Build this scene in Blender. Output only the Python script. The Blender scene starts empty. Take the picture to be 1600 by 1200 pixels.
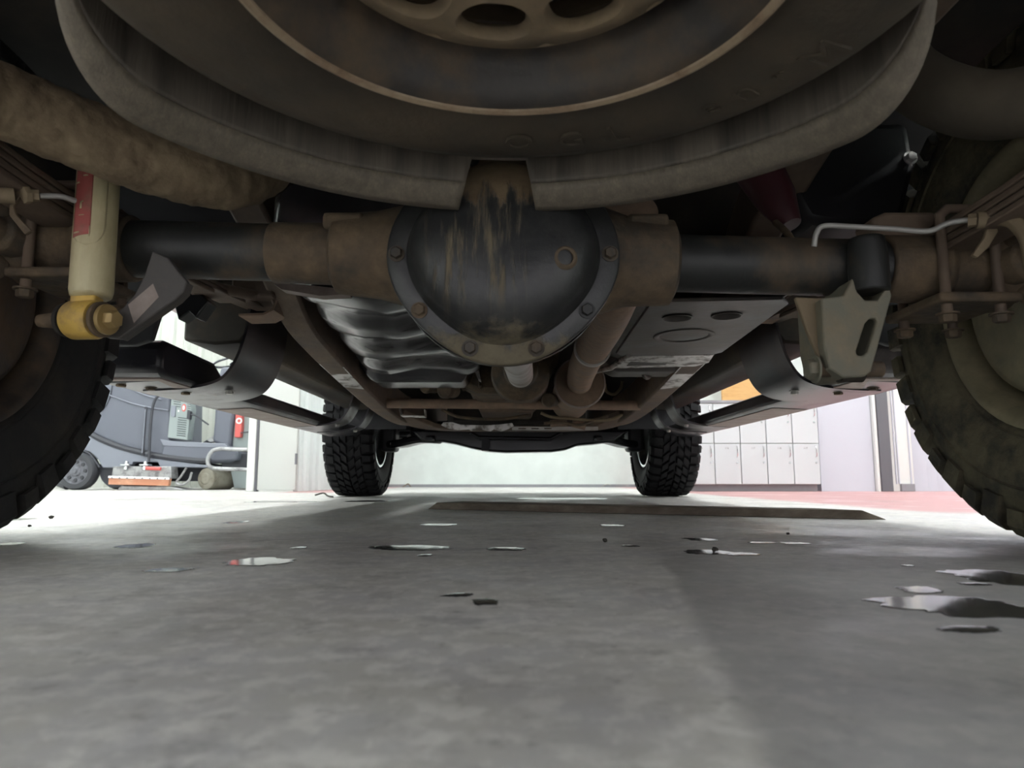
import bpy, bmesh, math, random
from mathutils import Vector, Matrix

# ------------------------------------------------------------------ camera, world, exposure
scene = bpy.context.scene
COL = scene.collection
PI = math.pi
F = 1100.0            # focal length in pixels of the 1600 wide frame
CAM_H = 0.10          # the phone stands on the floor
PITCH = math.radians(7.7)
cam_data = bpy.data.cameras.new('camera')
cam_data.lens = F / 1600.0 * 36.0
cam_data.sensor_width = 36.0
cam_data.clip_start = 0.01
cam_data.dof.use_dof = True
cam_data.dof.focus_distance = 1.5
cam_data.dof.aperture_fstop = 9.0
cam = bpy.data.objects.new('camera', cam_data)
COL.objects.link(cam)
cam.location = (0, 0, CAM_H)
cam.rotation_euler = (PI / 2 + PITCH, 0, 0)
scene.camera = cam

world = bpy.data.worlds.new('world')
scene.world = world
world.use_nodes = True
world.node_tree.nodes['Background'].inputs[0].default_value = (0.74, 0.72, 0.76, 1)
world.node_tree.nodes['Background'].inputs[1].default_value = .95

scene.view_settings.view_transform = 'Standard'
scene.view_settings.look = 'None'
scene.view_settings.gamma = 1.0
scene.view_settings.use_curve_mapping = False
scene.view_settings.exposure = 1.55

LAMP_POWER = 18.0     # emission strength of the ceiling tubes
# ------------------------------------------------------------------ helpers
random.seed(7)
CP, SP = math.cos(PITCH), math.sin(PITCH)

def ray(px, py):
    u, v = (px - 800.0) / F, (600.0 - py) / F
    return Vector((u, CP - v * SP, SP + v * CP))

def at(px, py, Y):
    """World point seen at a pixel of the photograph, Y metres ahead of the lens."""
    d = ray(px, py)
    return Vector((0, 0, CAM_H)) + d * (Y / d.y)

def ground(px, py):
    d = ray(px, py)
    return Vector((0, 0, CAM_H)) + d * (-CAM_H / d.z)

class MB:
    def __init__(self):
        self.v, self.f = [], []

    def add(self, verts, faces):
        o = len(self.v)
        self.v += [tuple(p) for p in verts]
        self.f += [tuple(i + o for i in fc) for fc in faces]
        return self

    def box(self, lo, hi):
        x0, y0, z0 = lo; x1, y1, z1 = hi
        return self.add([(x0, y0, z0), (x1, y0, z0), (x1, y1, z0), (x0, y1, z0),
                         (x0, y0, z1), (x1, y0, z1), (x1, y1, z1), (x0, y1, z1)],
                        [(3, 2, 1, 0), (4, 5, 6, 7), (0, 1, 5, 4), (1, 2, 6, 5), (2, 3, 7, 6), (3, 0, 4, 7)])

    def prism(self, poly, vec):
        poly = [Vector(p) for p in poly]; vec = Vector(vec); n = len(poly)
        # newell normal, wind so that the first cap faces away from vec
        nrm = Vector((0, 0, 0))
        for i in range(n):
            nrm += poly[i].cross(poly[(i + 1) % n])
        if nrm.dot(vec) > 0:
            poly = poly[::-1]
        vs = poly + [p + vec for p in poly]
        fs = [tuple(range(n)), tuple(range(2 * n - 1, n - 1, -1))]
        fs += [(j, i, i + n, j + n) for i in range(n) for j in [(i + 1) % n]]
        return self.add(vs, fs)

    def tube(self, path, r, seg=16, cap=True, flat=1.0):
        path = [Vector(p) for p in path]; n = len(path)
        rs = r if isinstance(r, (list, tuple)) else [r] * n
        t0 = (path[1] - path[0]).normalized()
        up = Vector((0, 0, 1)) if abs(t0.z) < .9 else Vector((1, 0, 0))
        a = t0.cross(up).normalized()
        vs, fs = [], []
        for i in range(n):
            if i == 0: t = t0
            elif i == n - 1: t = (path[i] - path[i - 1]).normalized()
            else: t = ((path[i + 1] - path[i]).normalized() + (path[i] - path[i - 1]).normalized()).normalized()
            a = (a - t * a.dot(t)).normalized(); b = a.cross(t)
            for k in range(seg):
                w = 2 * PI * k / seg
                vs.append(path[i] + (a * math.cos(w) + b * math.sin(w) * flat) * rs[i])
        for i in range(n - 1):
            for k in range(seg):
                l = (k + 1) % seg
                fs.append((i * seg + k, i * seg + l, (i + 1) * seg + l, (i + 1) * seg + k))
        if cap:
            fs.append(tuple(range(seg - 1, -1, -1))); fs.append(tuple((n - 1) * seg + k for k in range(seg)))
        return self.add(vs, fs)

    def lathe(self, prof, origin, axis, seg=48, ref=None, closed=False, a0=0.0, a1=2 * PI):
        """prof: (radius, distance along axis)"""
        origin = Vector(origin); ax = Vector(axis).normalized()
        ref = Vector(ref) if ref else (Vector((0, 0, 1)) if abs(ax.z) < .9 else Vector((0, 1, 0)))
        e1 = (ref - ax * ref.dot(ax)).normalized(); e2 = ax.cross(e1)
        full = abs(a1 - a0 - 2 * PI) < 1e-6
        m = seg if full else seg + 1
        vs, fs = [], []
        for k in range(m):
            w = a0 + (a1 - a0) * k / seg
            d = e1 * math.cos(w) + e2 * math.sin(w)
            for (r, h) in prof:
                vs.append(origin + ax * h + d * r)
        n = len(prof)
        for k in range(seg):
            l = (k + 1) % m
            for i in range(n if closed else n - 1):
                j = (i + 1) % n
                fs.append((k * n + i, k * n + j, l * n + j, l * n + i))
        return self.add(vs, fs)

    def sweep_rect(self, path, w, h):
        """box section swept along a path in the YZ/XY plane; width along X-ish, height along Z-ish"""
        path = [Vector(p) for p in path]; n = len(path); vs, fs = [], []
        for i in range(n):
            t = (path[min(i + 1, n - 1)] - path[max(i - 1, 0)]).normalized()
            side = t.cross(Vector((0, 0, 1))).normalized(); up = side.cross(t)
            ww = w[i] if isinstance(w, list) else w; hh = h[i] if isinstance(h, list) else h
            for sx, sz in ((-1, -1), (1, -1), (1, 1), (-1, 1)):
                vs.append(path[i] + side * ww / 2 * sx + up * hh / 2 * sz)
        for i in range(n - 1):
            for k in range(4):
                l = (k + 1) % 4
                fs.append((i * 4 + k, i * 4 + l, (i + 1) * 4 + l, (i + 1) * 4 + k))
        fs += [(3, 2, 1, 0), tuple((n - 1) * 4 + k for k in range(4))]
        return self.add(vs, fs)

    def sheet(self, prof, vec, th=0.006):
        """open 2D-ish polyline (list of 3D points) extruded along vec, with thickness"""
        p = [Vector(q) for q in prof]; n = len(p); vec = Vector(vec); off = []
        for i in range(n):
            t = (p[min(i + 1, n - 1)] - p[max(i - 1, 0)]).normalized()
            off.append(p[i] + t.cross(vec.normalized()).normalized() * th)
        return self.prism(p + off[::-1], vec)

    def hexbolt(self, c, axis, r=0.01, h=0.008, washer=True):
        ax = Vector(axis).normalized(); c = Vector(c)
        if washer: self.lathe([(0, 0), (r * 1.35, 0), (r * 1.35, h * .2), (0, h * .2)], c, ax, 16)
        self.lathe([(r, 0), (r, h * .85), (r * .85, h), (0, h)], c, ax, 6)
        return self

    def build(self, name, mat, parent=None, bevel=0.0, smooth=40, sub=0, bseg=2, solid=0.0):
        me = bpy.data.meshes.new(name)
        me.from_pydata(self.v, [], self.f)
        bm = bmesh.new(); bm.from_mesh(me)
        bmesh.ops.remove_doubles(bm, verts=bm.verts, dist=1e-6)
        bmesh.ops.recalc_face_normals(bm, faces=bm.faces)
        bm.to_mesh(me); bm.free()
        me.materials.append(MAT[mat] if isinstance(mat, str) else mat)
        o = bpy.data.objects.new(name, me); COL.objects.link(o)
        if smooth:
            me.polygons.foreach_set('use_smooth', [True] * len(me.polygons))
            me.set_sharp_from_angle(angle=math.radians(smooth))
        if solid:
            m = o.modifiers.new('thick', 'SOLIDIFY'); m.thickness = solid; m.offset = 0
        if bevel:
            m = o.modifiers.new('bevel', 'BEVEL'); m.width = bevel; m.segments = bseg
            m.limit_method = 'ANGLE'; m.angle_limit = math.radians(35); m.harden_normals = False
        if sub:
            m = o.modifiers.new('sub', 'SUBSURF'); m.levels = m.render_levels = sub
        if parent: attach(o, parent)
        return o

def attach(o, parent):
    o.parent = parent
    o.matrix_parent_inverse = Matrix.Translation(-base_of(parent))
    return o

def base_of(e):
    p = Vector(e.location)
    while e.parent:
        # children keep world coordinates: parent inverse cancels the parents above
        e = e.parent
    return p

def empty(name, loc, parent=None):
    e = bpy.data.objects.new(name, None); COL.objects.link(e)
    e.empty_display_size = .1
    e.location = loc
    if parent: attach(e, parent)
    return e

def tag(o, label=None, cat=None, group=None, kind=None):
    if label: o['label'] = label
    if cat: o['category'] = cat
    if group: o['group'] = group
    if kind: o['kind'] = kind
    return o

def cut(o, cutters):
    """subtract builder solids from a mesh object, keep the result as plain mesh"""
    for c in cutters:
        co = c.build('cutter', o.data.materials[0], None, smooth=0)
        m = o.modifiers.new('cut', 'BOOLEAN'); m.operation = 'DIFFERENCE'; m.object = co; m.solver = 'EXACT'
        # boolean goes before the bevel
        while o.modifiers[0].name != m.name and o.modifiers.find(m.name) > 0:
            o.modifiers.move(o.modifiers.find(m.name), 0)
        others = [(q, q.show_viewport) for q in o.modifiers if q != m]
        for q, _ in others: q.show_viewport = False
        dg = bpy.context.evaluated_depsgraph_get(); dg.update()
        me = bpy.data.meshes.new_from_object(o.evaluated_get(dg))
        o.modifiers.remove(m)
        for q, s in others: q.show_viewport = s
        old = o.data; o.data = me; me.name = old.name
        bpy.data.objects.remove(co)
        me.set_sharp_from_angle(angle=math.radians(40))
    return o

def text_mesh(body, size, depth=0.0006):
    cu = bpy.data.curves.new('lettering', 'FONT'); cu.body = body; cu.size = size; cu.extrude = depth
    cu.align_x = 'CENTER'; cu.align_y = 'CENTER'; cu.resolution_u = 3
    t = bpy.data.objects.new('lettering', cu); COL.objects.link(t)
    dg = bpy.context.evaluated_depsgraph_get(); dg.update()
    me = bpy.data.meshes.new_from_object(t.evaluated_get(dg))
    bpy.data.objects.remove(t); bpy.data.curves.remove(cu)
    return me

def place_text(name, body, size, mat, mw, parent, depth=0.0006):
    me = text_mesh(body, size, depth)
    me.transform(mw); me.materials.clear(); me.materials.append(MAT[mat])
    o = bpy.data.objects.new(name, me); COL.objects.link(o)
    if parent: attach(o, parent)
    return o

def smooth_path(pts, n=8):
    """Catmull-Rom through points"""
    p = [Vector(q) for q in pts]; p = [2 * p[0] - p[1]] + p + [2 * p[-1] - p[-2]]
    out = []
    for i in range(1, len(p) - 2):
        for k in range(n):
            t = k / n
            out.append(.5 * ((2 * p[i]) + (p[i + 1] - p[i - 1]) * t + (2 * p[i - 1] - 5 * p[i] + 4 * p[i + 1] - p[i + 2]) * t * t
                             + (3 * p[i] - p[i - 1] - 3 * p[i + 1] + p[i + 2]) * t ** 3))
    out.append(p[-2]); return out

# ------------------------------------------------------------------ materials
MAT = {}
def material(name, base, rough=.6, metal=0.0, dirt=None, amount=.5, scale=6.0, stretch=(1, 1, 1), bump=0.0, bscale=60.0,
             spec=.5, detail=6, contrast=.12, dirt_rough=.85, coat=0.0):
    m = bpy.data.materials.new(name); m.use_nodes = True
    nt = m.node_tree; b = nt.nodes['Principled BSDF']
    b.inputs['Base Color'].default_value = (*base, 1); b.inputs['Roughness'].default_value = rough
    b.inputs['Metallic'].default_value = metal; b.inputs['Specular IOR Level'].default_value = spec
    if coat: b.inputs['Coat Weight'].default_value = coat
    if dirt or bump:
        tc = nt.nodes.new('ShaderNodeTexCoord')
        mp = nt.nodes.new('ShaderNodeMapping'); mp.inputs['Scale'].default_value = stretch
        nt.links.new(tc.outputs['Object'], mp.inputs['Vector'])
    if dirt:
        n = nt.nodes.new('ShaderNodeTexNoise'); n.inputs['Scale'].default_value = scale; n.inputs['Detail'].default_value = detail
        n.inputs['Roughness'].default_value = .65
        nt.links.new(mp.outputs[0], n.inputs['Vector'])
        r = nt.nodes.new('ShaderNodeMapRange')
        c = 1 - amount
        c = .5 + (c - .5) * .55
        r.inputs['From Min'].default_value = c - contrast; r.inputs['From Max'].default_value = c + contrast
        nt.links.new(n.outputs['Fac'], r.inputs['Value'])
        mx = nt.nodes.new('ShaderNodeMix'); mx.data_type = 'RGBA'
        mx.inputs['A'].default_value = (*base, 1)
        # the dirt itself varies a little
        n2 = nt.nodes.new('ShaderNodeTexNoise'); n2.inputs['Scale'].default_value = scale * 5; n2.inputs['Detail'].default_value = 4
        nt.links.new(mp.outputs[0], n2.inputs['Vector'])
        md = nt.nodes.new('ShaderNodeMix'); md.data_type = 'RGBA'
        md.inputs['A'].default_value = (*[q * .62 for q in dirt], 1); md.inputs['B'].default_value = (*[min(1, q * 1.35) for q in dirt], 1)
        nt.links.new(n2.outputs['Fac'], md.inputs['Factor'])
        nt.links.new(md.outputs['Result'], mx.inputs['B'])
        nt.links.new(r.outputs[0], mx.inputs['Factor'])
        nt.links.new(mx.outputs['Result'], b.inputs['Base Color'])
        rr = nt.nodes.new('ShaderNodeMapRange'); rr.inputs['To Min'].default_value = rough; rr.inputs['To Max'].default_value = dirt_rough
        nt.links.new(r.outputs[0], rr.inputs['Value']); nt.links.new(rr.outputs[0], b.inputs['Roughness'])
        if metal:
            rm = nt.nodes.new('ShaderNodeMapRange'); rm.inputs['To Min'].default_value = metal; rm.inputs['To Max'].default_value = 0
            nt.links.new(r.outputs[0], rm.inputs['Value']); nt.links.new(rm.outputs[0], b.inputs['Metallic'])
    if bump:
        nb = nt.nodes.new('ShaderNodeTexNoise'); nb.inputs['Scale'].default_value = bscale; nb.inputs['Detail'].default_value = 5
        nt.links.new(mp.outputs[0], nb.inputs['Vector'])
        bp = nt.nodes.new('ShaderNodeBump'); bp.inputs['Strength'].default_value = bump; bp.inputs['Distance'].default_value = .004
        nt.links.new(nb.outputs['Fac'], bp.inputs['Height']); nt.links.new(bp.outputs[0], b.inputs['Normal'])
    MAT[name] = m
    return m

MUD = (.235, .175, .105)
DUST = (.17, .125, .085)
material('rubber', (.012, .012, .012), .8, dirt=(.045, .037, .026), amount=.35, scale=5, bump=.4, bscale=90)
material('rubber_muddy', (.026, .024, .018), .8, dirt=(.105, .092, .055), amount=.55, scale=9, contrast=.08, bump=.9, bscale=60)
material('rubber_wet', (.006, .006, .007), .65, spec=.2, bump=.3, bscale=120)
material('rubber_spare', (.022, .020, .016), .55, dirt=(.075, .056, .036), amount=.55, scale=4.5, contrast=.16, bump=.5, bscale=40, dirt_rough=.75)
material('wheel_steel', (.14, .105, .068), .6, dirt=(.22, .16, .095), amount=.55, scale=9, bump=.4, bscale=60)
material('rim_edge', (.30, .225, .15), .5, dirt=(.20, .13, .08), amount=.4, scale=20)
material('wheel_barrel', (.028, .023, .020), .5, dirt=(.11, .075, .045), amount=.45, scale=8, bump=.3)
material('wheel_muddy_lit', (.12, .105, .062), .5, dirt=(.27, .235, .145), amount=.5, scale=5, bump=.5, bscale=45)  # mud colour, raised further to paint in the light on the right rear rim
material('wheel_chrome', (.75, .77, .78), .18, 1.0)
material('shield_metal', (.050, .043, .036), .42, .25, dirt=(.13, .108, .085), amount=.5, scale=5, stretch=(9, 9, .5), contrast=.22, bump=.2, bscale=30)
material('shield_lip_lit', (.095, .080, .062), .45, .2, dirt=(.18, .15, .112), amount=.5, scale=5, stretch=(16, 16, .4), contrast=.22, bump=.2, bscale=30)  # lighter copy of the shield metal: worn edge plus floor bounce painted in
material('pipe_mud', (.115, .082, .048), .9, dirt=(.19, .142, .085), amount=.5, scale=14, bump=1.0, bscale=40)
material('pipe_dusty', (.10, .083, .062), .75, dirt=(.15, .125, .09), amount=.4, scale=5, bump=.3)
material('axle_black', (.020, .021, .020), .5, dirt=(.115, .083, .052), amount=.42, scale=7, stretch=(1, 1, .55), contrast=.1, bump=.4, bscale=45)
material('cover_black', (.028, .031, .034), .42, dirt=(.22, .16, .085), amount=.36, scale=9, stretch=(3.2, 1, .55), contrast=.10, bump=.3, bscale=50)
material('cast_rust', (.050, .040, .030), .75, dirt=(.15, .105, .062), amount=.5, scale=13, contrast=.16, bump=.7, bscale=60)
material('bracket_cast', (.155, .15, .112), .7, dirt=(.24, .19, .12), amount=.35, scale=9, bump=.35, bscale=70)
material('bracket_grey', (.070, .064, .060), .6, dirt=(.13, .105, .085), amount=.35, scale=8, bump=.25)
material('frame_brown', (.090, .064, .047), .65, dirt=(.16, .115, .082), amount=.5, scale=6, bump=.4, bscale=50)
material('exhaust_rust', (.20, .14, .10), .6, dirt=(.29, .20, .14), amount=.5, scale=10, bump=.4)
material('tank_black', (.034, .033, .038), .17, spec=.9, dirt=(.085, .075, .075), amount=.3, scale=4, contrast=.2, dirt_rough=.32)
material('skid_steel', (.055, .053, .053), .38, .3, dirt=(.13, .105, .085), amount=.38, scale=5, contrast=.18, dirt_rough=.6, bump=.15)
material('bare_steel', (.60, .58, .56), .35, .8, dirt=(.15, .13, .11), amount=.4, scale=22, contrast=.08)
material('shaft_silver', (.48, .46, .44), .45, .4, dirt=(.30, .26, .22), amount=.35, scale=6)
material('black_plastic', (.010, .010, .013), .5)
material('black_gloss', (.014, .014, .016), .22, spec=.6)
material('step_black', (.014, .013, .018), .30, dirt=(.15, .125, .12), amount=.28, scale=4, contrast=.12, dirt_rough=.7)
material('step_under', (.24, .19, .17), .7, dirt=(.34, .29, .26), amount=.45, scale=10, bump=.3)
material('underbody', (.022, .020, .018), .85, dirt=(.055, .043, .032), amount=.4, scale=4)
material('sill_brown', (.045, .038, .030), .6, dirt=(.13, .10, .07), amount=.35, scale=5)
material('truck_paint', (.16, .012, .018), .3, coat=.6)
material('maroon_rubber', (.05, .010, .014), .55)
material('glass_dark', (.02, .022, .025), .08)
material('shock_cream', (.56, .50, .31), .5, dirt=(.27, .19, .09), amount=.38, scale=8, stretch=(2.2, 1, .6), contrast=.2, bump=.1)
material('shock_red', (.36, .085, .075), .6, dirt=(.25, .12, .09), amount=.35, scale=30)
material('yellow_paint', (.55, .36, .08), .55, dirt=(.30, .21, .10), amount=.4, scale=30, bump=.3)
material('line_steel', (.34, .33, .31), .5, .3)
material('hose_tan', (.19, .145, .09), .8, bump=.4)
material('gold_bolt', (.34, .24, .10), .5, .4)
# room
material('wall_white', (.70, .745, .72), .6, dirt=(.65, .70, .675), amount=.4, scale=.8, contrast=.3, dirt_rough=.6)
material('wall_cool', (.52, .535, .60), .55)
material('wall_panel_metal', (.64, .69, .685), .45)
material('wall_beige', (.52, .53, .49), .6)
material('door_beige', (.52, .535, .515), .55)
material('trim_white', (.68, .69, .67), .5)
material('trim_dark', (.115, .115, .13), .5)
material('trim_grey', (.24, .24, .26), .5, dirt=(.33, .33, .34), amount=.3, scale=3)
material('yard_concrete', (.42, .42, .42), .8)
material('ceiling_white', (.75, .76, .75), .8)
material('locker_white', (.56, .59, .61), .4)
material('locker_side', (.55, .585, .57), .45)
material('chrome', (.72, .73, .75), .2, 1.0)
material('ink_dark', (.10, .10, .11), .6)
material('wood_orange', (.62, .36, .14), .6, dirt=(.55, .30, .11), amount=.4, scale=5, stretch=(1, 1, 6))
material('board_wood', (.085, .062, .044), .6, dirt=(.17, .14, .11), amount=.45, scale=5, stretch=(.6, 4, 4), bump=.3)
material('water', (.045, .045, .044), .10, spec=.5)
material('dirt_clod', (.03, .027, .022), .9)
# floor scrubber
material('scrub_body', (.135, .145, .18), .42, bump=.08, bscale=200)
material('scrub_light', (.22, .235, .28), .45)
material('scrub_dark', (.045, .047, .058), .5)
material('scrub_panel', (.29, .335, .335), .5)
material('scrub_slot', (.05, .06, .065), .7)
material('scrub_red', (.62, .12, .11), .45)
material('scrub_white', (.85, .84, .84), .5)
material('scrub_copper', (.55, .24, .14), .5, dirt=(.62, .34, .22), amount=.4, scale=8)
material('scrub_metal', (.42, .42, .43), .4, .6, dirt=(.12, .12, .12), amount=.35, scale=12)
material('scrub_tyre', (.055, .057, .065), .65)
material('scrub_rim', (.17, .175, .20), .6, dirt=(.09, .09, .10), amount=.4, scale=25)
material('drum_tan', (.26, .245, .20), .7, dirt=(.17, .15, .11), amount=.4, scale=9, bump=.4)

def cover_material():
    m = bpy.data.materials.new('cover_stained'); m.use_nodes = True
    nt = m.node_tree; L = nt.links; N = nt.nodes.new; b = nt.nodes['Principled BSDF']
    tc = N('ShaderNodeTexCoord')
    def noise(stretch, scale, detail=5):
        mp = N('ShaderNodeMapping'); mp.inputs['Scale'].default_value = stretch; L.new(tc.outputs['Object'], mp.inputs['Vector'])
        n = N('ShaderNodeTexNoise'); n.inputs['Scale'].default_value = scale; n.inputs['Detail'].default_value = detail; n.inputs['Roughness'].default_value = .65
        L.new(mp.outputs[0], n.inputs['Vector']); return n.outputs['Fac']
    def mr(v, a, c, d=0, e=1):
        r = N('ShaderNodeMapRange'); r.interpolation_type = 'SMOOTHSTEP'; L.new(v, r.inputs['Value'])
        for k, q in (('From Min', a), ('From Max', c), ('To Min', d), ('To Max', e)): r.inputs[k].default_value = q
        return r.outputs[0]
    def mt(op, a, c):
        x = N('ShaderNodeMath'); x.operation = op
        for i, q in enumerate((a, c)):
            if isinstance(q, (int, float)): x.inputs[i].default_value = q
            else: L.new(q, x.inputs[i])
        return x.outputs[0]
    def mix(f, A, B):
        x = N('ShaderNodeMix'); x.data_type = 'RGBA'; L.new(f, x.inputs['Factor'])
        for k, c in (('A', A), ('B', B)):
            if isinstance(c, tuple): x.inputs[k].default_value = (*c, 1)
            else: L.new(c, x.inputs[k])
        return x.outputs['Result']
    sp_ = N('ShaderNodeSeparateXYZ'); L.new(tc.outputs['Object'], sp_.inputs[0]); X, Z = sp_.outputs['X'], sp_.outputs['Z']
    col = mix(mr(noise((1, 1, 1), 18), .35, .7), (.016, .017, .018), (.034, .034, .033))
    # run-down dirt streaks, mostly left of the middle
    st = mr(noise((6, 1, .8), 11), .47, .66)
    band = mt('MULTIPLY', mr(X, -.13, -.09), mr(X, .03, -.0))
    st = mt('MULTIPLY', mt('MULTIPLY', st, band), mr(Z, .30, .37))
    col = mix(mt('MULTIPLY', st, .9), col, (.155, .125, .08))
    # crust of rust-brown mud on top with a ragged lower edge
    crust = mr(mt('ADD', Z, mt('MULTIPLY', mt('SUBTRACT', noise((2.2, 1, .7), 20), .5), .12)), .462, .485)
    crust = mt('MULTIPLY', crust, mt('MULTIPLY', mr(X, -.10, -.06), mr(X, .07, .035)))
    col = mix(crust, col, mix(noise((1, 1, 1), 60), (.10, .065, .035), (.20, .145, .085)))
    # dried mud on the lower flange
    low = mr(mt('ADD', Z, mt('MULTIPLY', mt('SUBTRACT', noise((1, 1, 1), 26), .5), .10)), .305, .275)
    col = mix(mt('MULTIPLY', low, .8), col, mix(noise((1, 1, 1), 70), (.10, .085, .055), (.21, .175, .11)))
    L.new(col, b.inputs['Base Color'])
    any_ = mt('MAXIMUM', mt('MAXIMUM', st, crust), low)
    L.new(mr(any_, 0, 1, .38, .85), b.inputs['Roughness'])
    bp = N('ShaderNodeBump'); bp.inputs['Strength'].default_value = .5; bp.inputs['Distance'].default_value = .003
    L.new(mt('ADD', any_, mt('MULTIPLY', noise((1, 1, 1), 60), .5)), bp.inputs['Height']); L.new(bp.outputs[0], b.inputs['Normal'])
    MAT['cover_stained'] = m
cover_material()

# lamp
m = bpy.data.materials.new('lamp_diffuser'); m.use_nodes = True
b = m.node_tree.nodes['Principled BSDF']
b.inputs['Base Color'].default_value = (.9, .9, .9, 1)
b.inputs['Emission Color'].default_value = (.95, 1.0, .985, 1); b.inputs['Emission Strength'].default_value = LAMP_POWER
MAT['lamp_diffuser'] = m

# concrete floor: grey with blotches, a red painted margin on the far right and far left, two pours with different tones
def floor_material():
    m = bpy.data.materials.new('concrete_floor'); m.use_nodes = True
    nt = m.node_tree; L = nt.links; N = nt.nodes.new; b = nt.nodes['Principled BSDF']
    tc = N('ShaderNodeTexCoord')
    def noise(scale, detail=6, rough=.6, vec=None):
        n = N('ShaderNodeTexNoise'); n.inputs['Scale'].default_value = scale; n.inputs['Detail'].default_value = detail
        n.inputs['Roughness'].default_value = rough; L.new(vec or tc.outputs['Object'], n.inputs['Vector']); return n.outputs['Fac']
    def mrange(v, a, c, d=0, e=1):
        r = N('ShaderNodeMapRange'); r.interpolation_type = 'SMOOTHSTEP'
        r.inputs['From Min'].default_value = a; r.inputs['From Max'].default_value = c
        r.inputs['To Min'].default_value = d; r.inputs['To Max'].default_value = e; L.new(v, r.inputs['Value']); return r.outputs[0]
    def mix(f, A, B):
        x = N('ShaderNodeMix'); x.data_type = 'RGBA'
        L.new(f, x.inputs['Factor'])
        for k, c in (('A', A), ('B', B)):
            if isinstance(c, tuple): x.inputs[k].default_value = (*c, 1)
            else: L.new(c, x.inputs[k])
        return x.outputs['Result']
    def math_(op, a, c=None):
        x = N('ShaderNodeMath'); x.operation = op
        for i, q in enumerate((a, c)):
            if q is None: continue
            if isinstance(q, (int, float)): x.inputs[i].default_value = q
            else: L.new(q, x.inputs[i])
        return x.outputs[0]
    big = noise(1.6, 5); mid = noise(9, 6); fine = noise(55, 5, .7)
    col = mix(mrange(big, .3, .7), (.45, .435, .40), (.575, .56, .53))
    col = mix(mrange(mid, .35, .68), col, (.47, .46, .465))
    col = mix(mrange(noise(42, 5, .65), .45, .64, 0, .7), col, (.68, .66, .63))
    col = mix(mrange(noise(13, 6, .7), .52, .68, 0, .55), col, (.22, .215, .215))
    col = mix(mrange(noise(5, 5, .6), .54, .70, 0, .4), col, (.25, .25, .24))
    col = mix(mrange(fine, .55, .74, 0, .55), col, (.15, .145, .14))
    col = mix(mrange(noise(85, 4, .6), .58, .70, 0, .6), col, (.68, .66, .62))
    sep = N('ShaderNodeSeparateXYZ'); L.new(tc.outputs['Object'], sep.inputs[0])
    X, Y = sep.outputs['X'], sep.outputs['Y']
    # second pour, slightly darker, right of a joint
    wob = math_('MULTIPLY', math_('SUBTRACT', noise(5), .5), .04)
    line = math_('SUBTRACT', math_('ADD', X, wob), math_('MULTIPLY', Y, .152))
    pour = mrange(line, .043, .058, 0, .55)
    fade = mrange(Y, .75, 1.15, 1, 0)
    col = mix(math_('MULTIPLY', pour, fade), col, (.19, .19, .19))
    # red paint
    edge = math_('ADD', X, math_('MULTIPLY', math_('SUBTRACT', noise(3), .5), .12))
    red_r = math_('MULTIPLY', mrange(edge, 1.22, 1.34), mrange(Y, 2.0, 2.3))
    red_l = math_('MULTIPLY', mrange(edge, -1.30, -1.40), mrange(Y, 5.25, 5.35))
    red_l = math_('MULTIPLY', red_l, mrange(edge, -1.80, -1.76))
    red = math_('MAXIMUM', red_r, red_l)
    col = mix(red, col, (.46, .245, .245))
    L.new(col, b.inputs['Base Color'])
    damp = mrange(noise(2.3, 4), .5, .62)
    L.new(mrange(damp, 0, 1, .48, .30), b.inputs['Roughness'])
    bp = N('ShaderNodeBump'); bp.inputs['Strength'].default_value = .35; bp.inputs['Distance'].default_value = .003
    L.new(noise(38, 6, .7), bp.inputs['Height']); L.new(bp.outputs[0], b.inputs['Normal'])
    MAT['concrete_floor'] = m
floor_material()

# ------------------------------------------------------------------ the room
RX0, RX1, RY0, RY1, RH = -7.0, 7.0, -3.6, 9.0, 3.6
def struct(name, mb, mat, label, parent=None, **k):
    o = mb.build(name, mat, parent, **k)
    if not parent: tag(o, label, None, None, 'structure')
    return o

struct('floor', MB().box((RX0, RY0, -.12), (RX1, RY1, 0)), 'concrete_floor', 'grey stained concrete floor with wet patches and red painted margin', smooth=0)
struct('ceiling', MB().box((RX0, RY0, RH), (RX1, RY1, RH + .1)), 'ceiling_white', 'white workshop ceiling above the truck', smooth=0)
struct('wall_back', MB().box((-1.85, RY1, 0), (RX1, RY1 + .12, RH)), 'wall_white', 'bright white far wall seen between the front tyres', smooth=0)
struct('wall_left', MB().box((RX0 - .12, RY0, 0), (RX0, RY1, RH)), 'wall_white', 'white side wall of the workshop on the left', smooth=0)
struct('wall_right', MB().box((RX1, RY0, 0), (RX1 + .12, RY1, RH)), 'wall_white', 'white side wall of the workshop on the right', smooth=0)
struct('wall_rear', MB().prism([(x, RY0, z) for x, z in ((RX0, 0), (-4.2, 0), (-4.2, 3.2), (4.2, 3.2), (4.2, 0), (RX1, 0), (RX1, RH), (RX0, RH))], (0, -.15, 0)), 'wall_white', 'white wall with the open bay doorway behind the camera', smooth=0)
struct('ground_outside', MB().box((-25, RY0 - 30, -.14), (25, RY0, -.02)), 'yard_concrete', 'pale concrete yard outside the open bay', smooth=0)
struct('baseboard_back', MB().box((-1.7, RY1 - .02, 0), (1.7, RY1, .035)), 'trim_grey', 'thin grey strip along the foot of the far wall', smooth=0)

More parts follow.
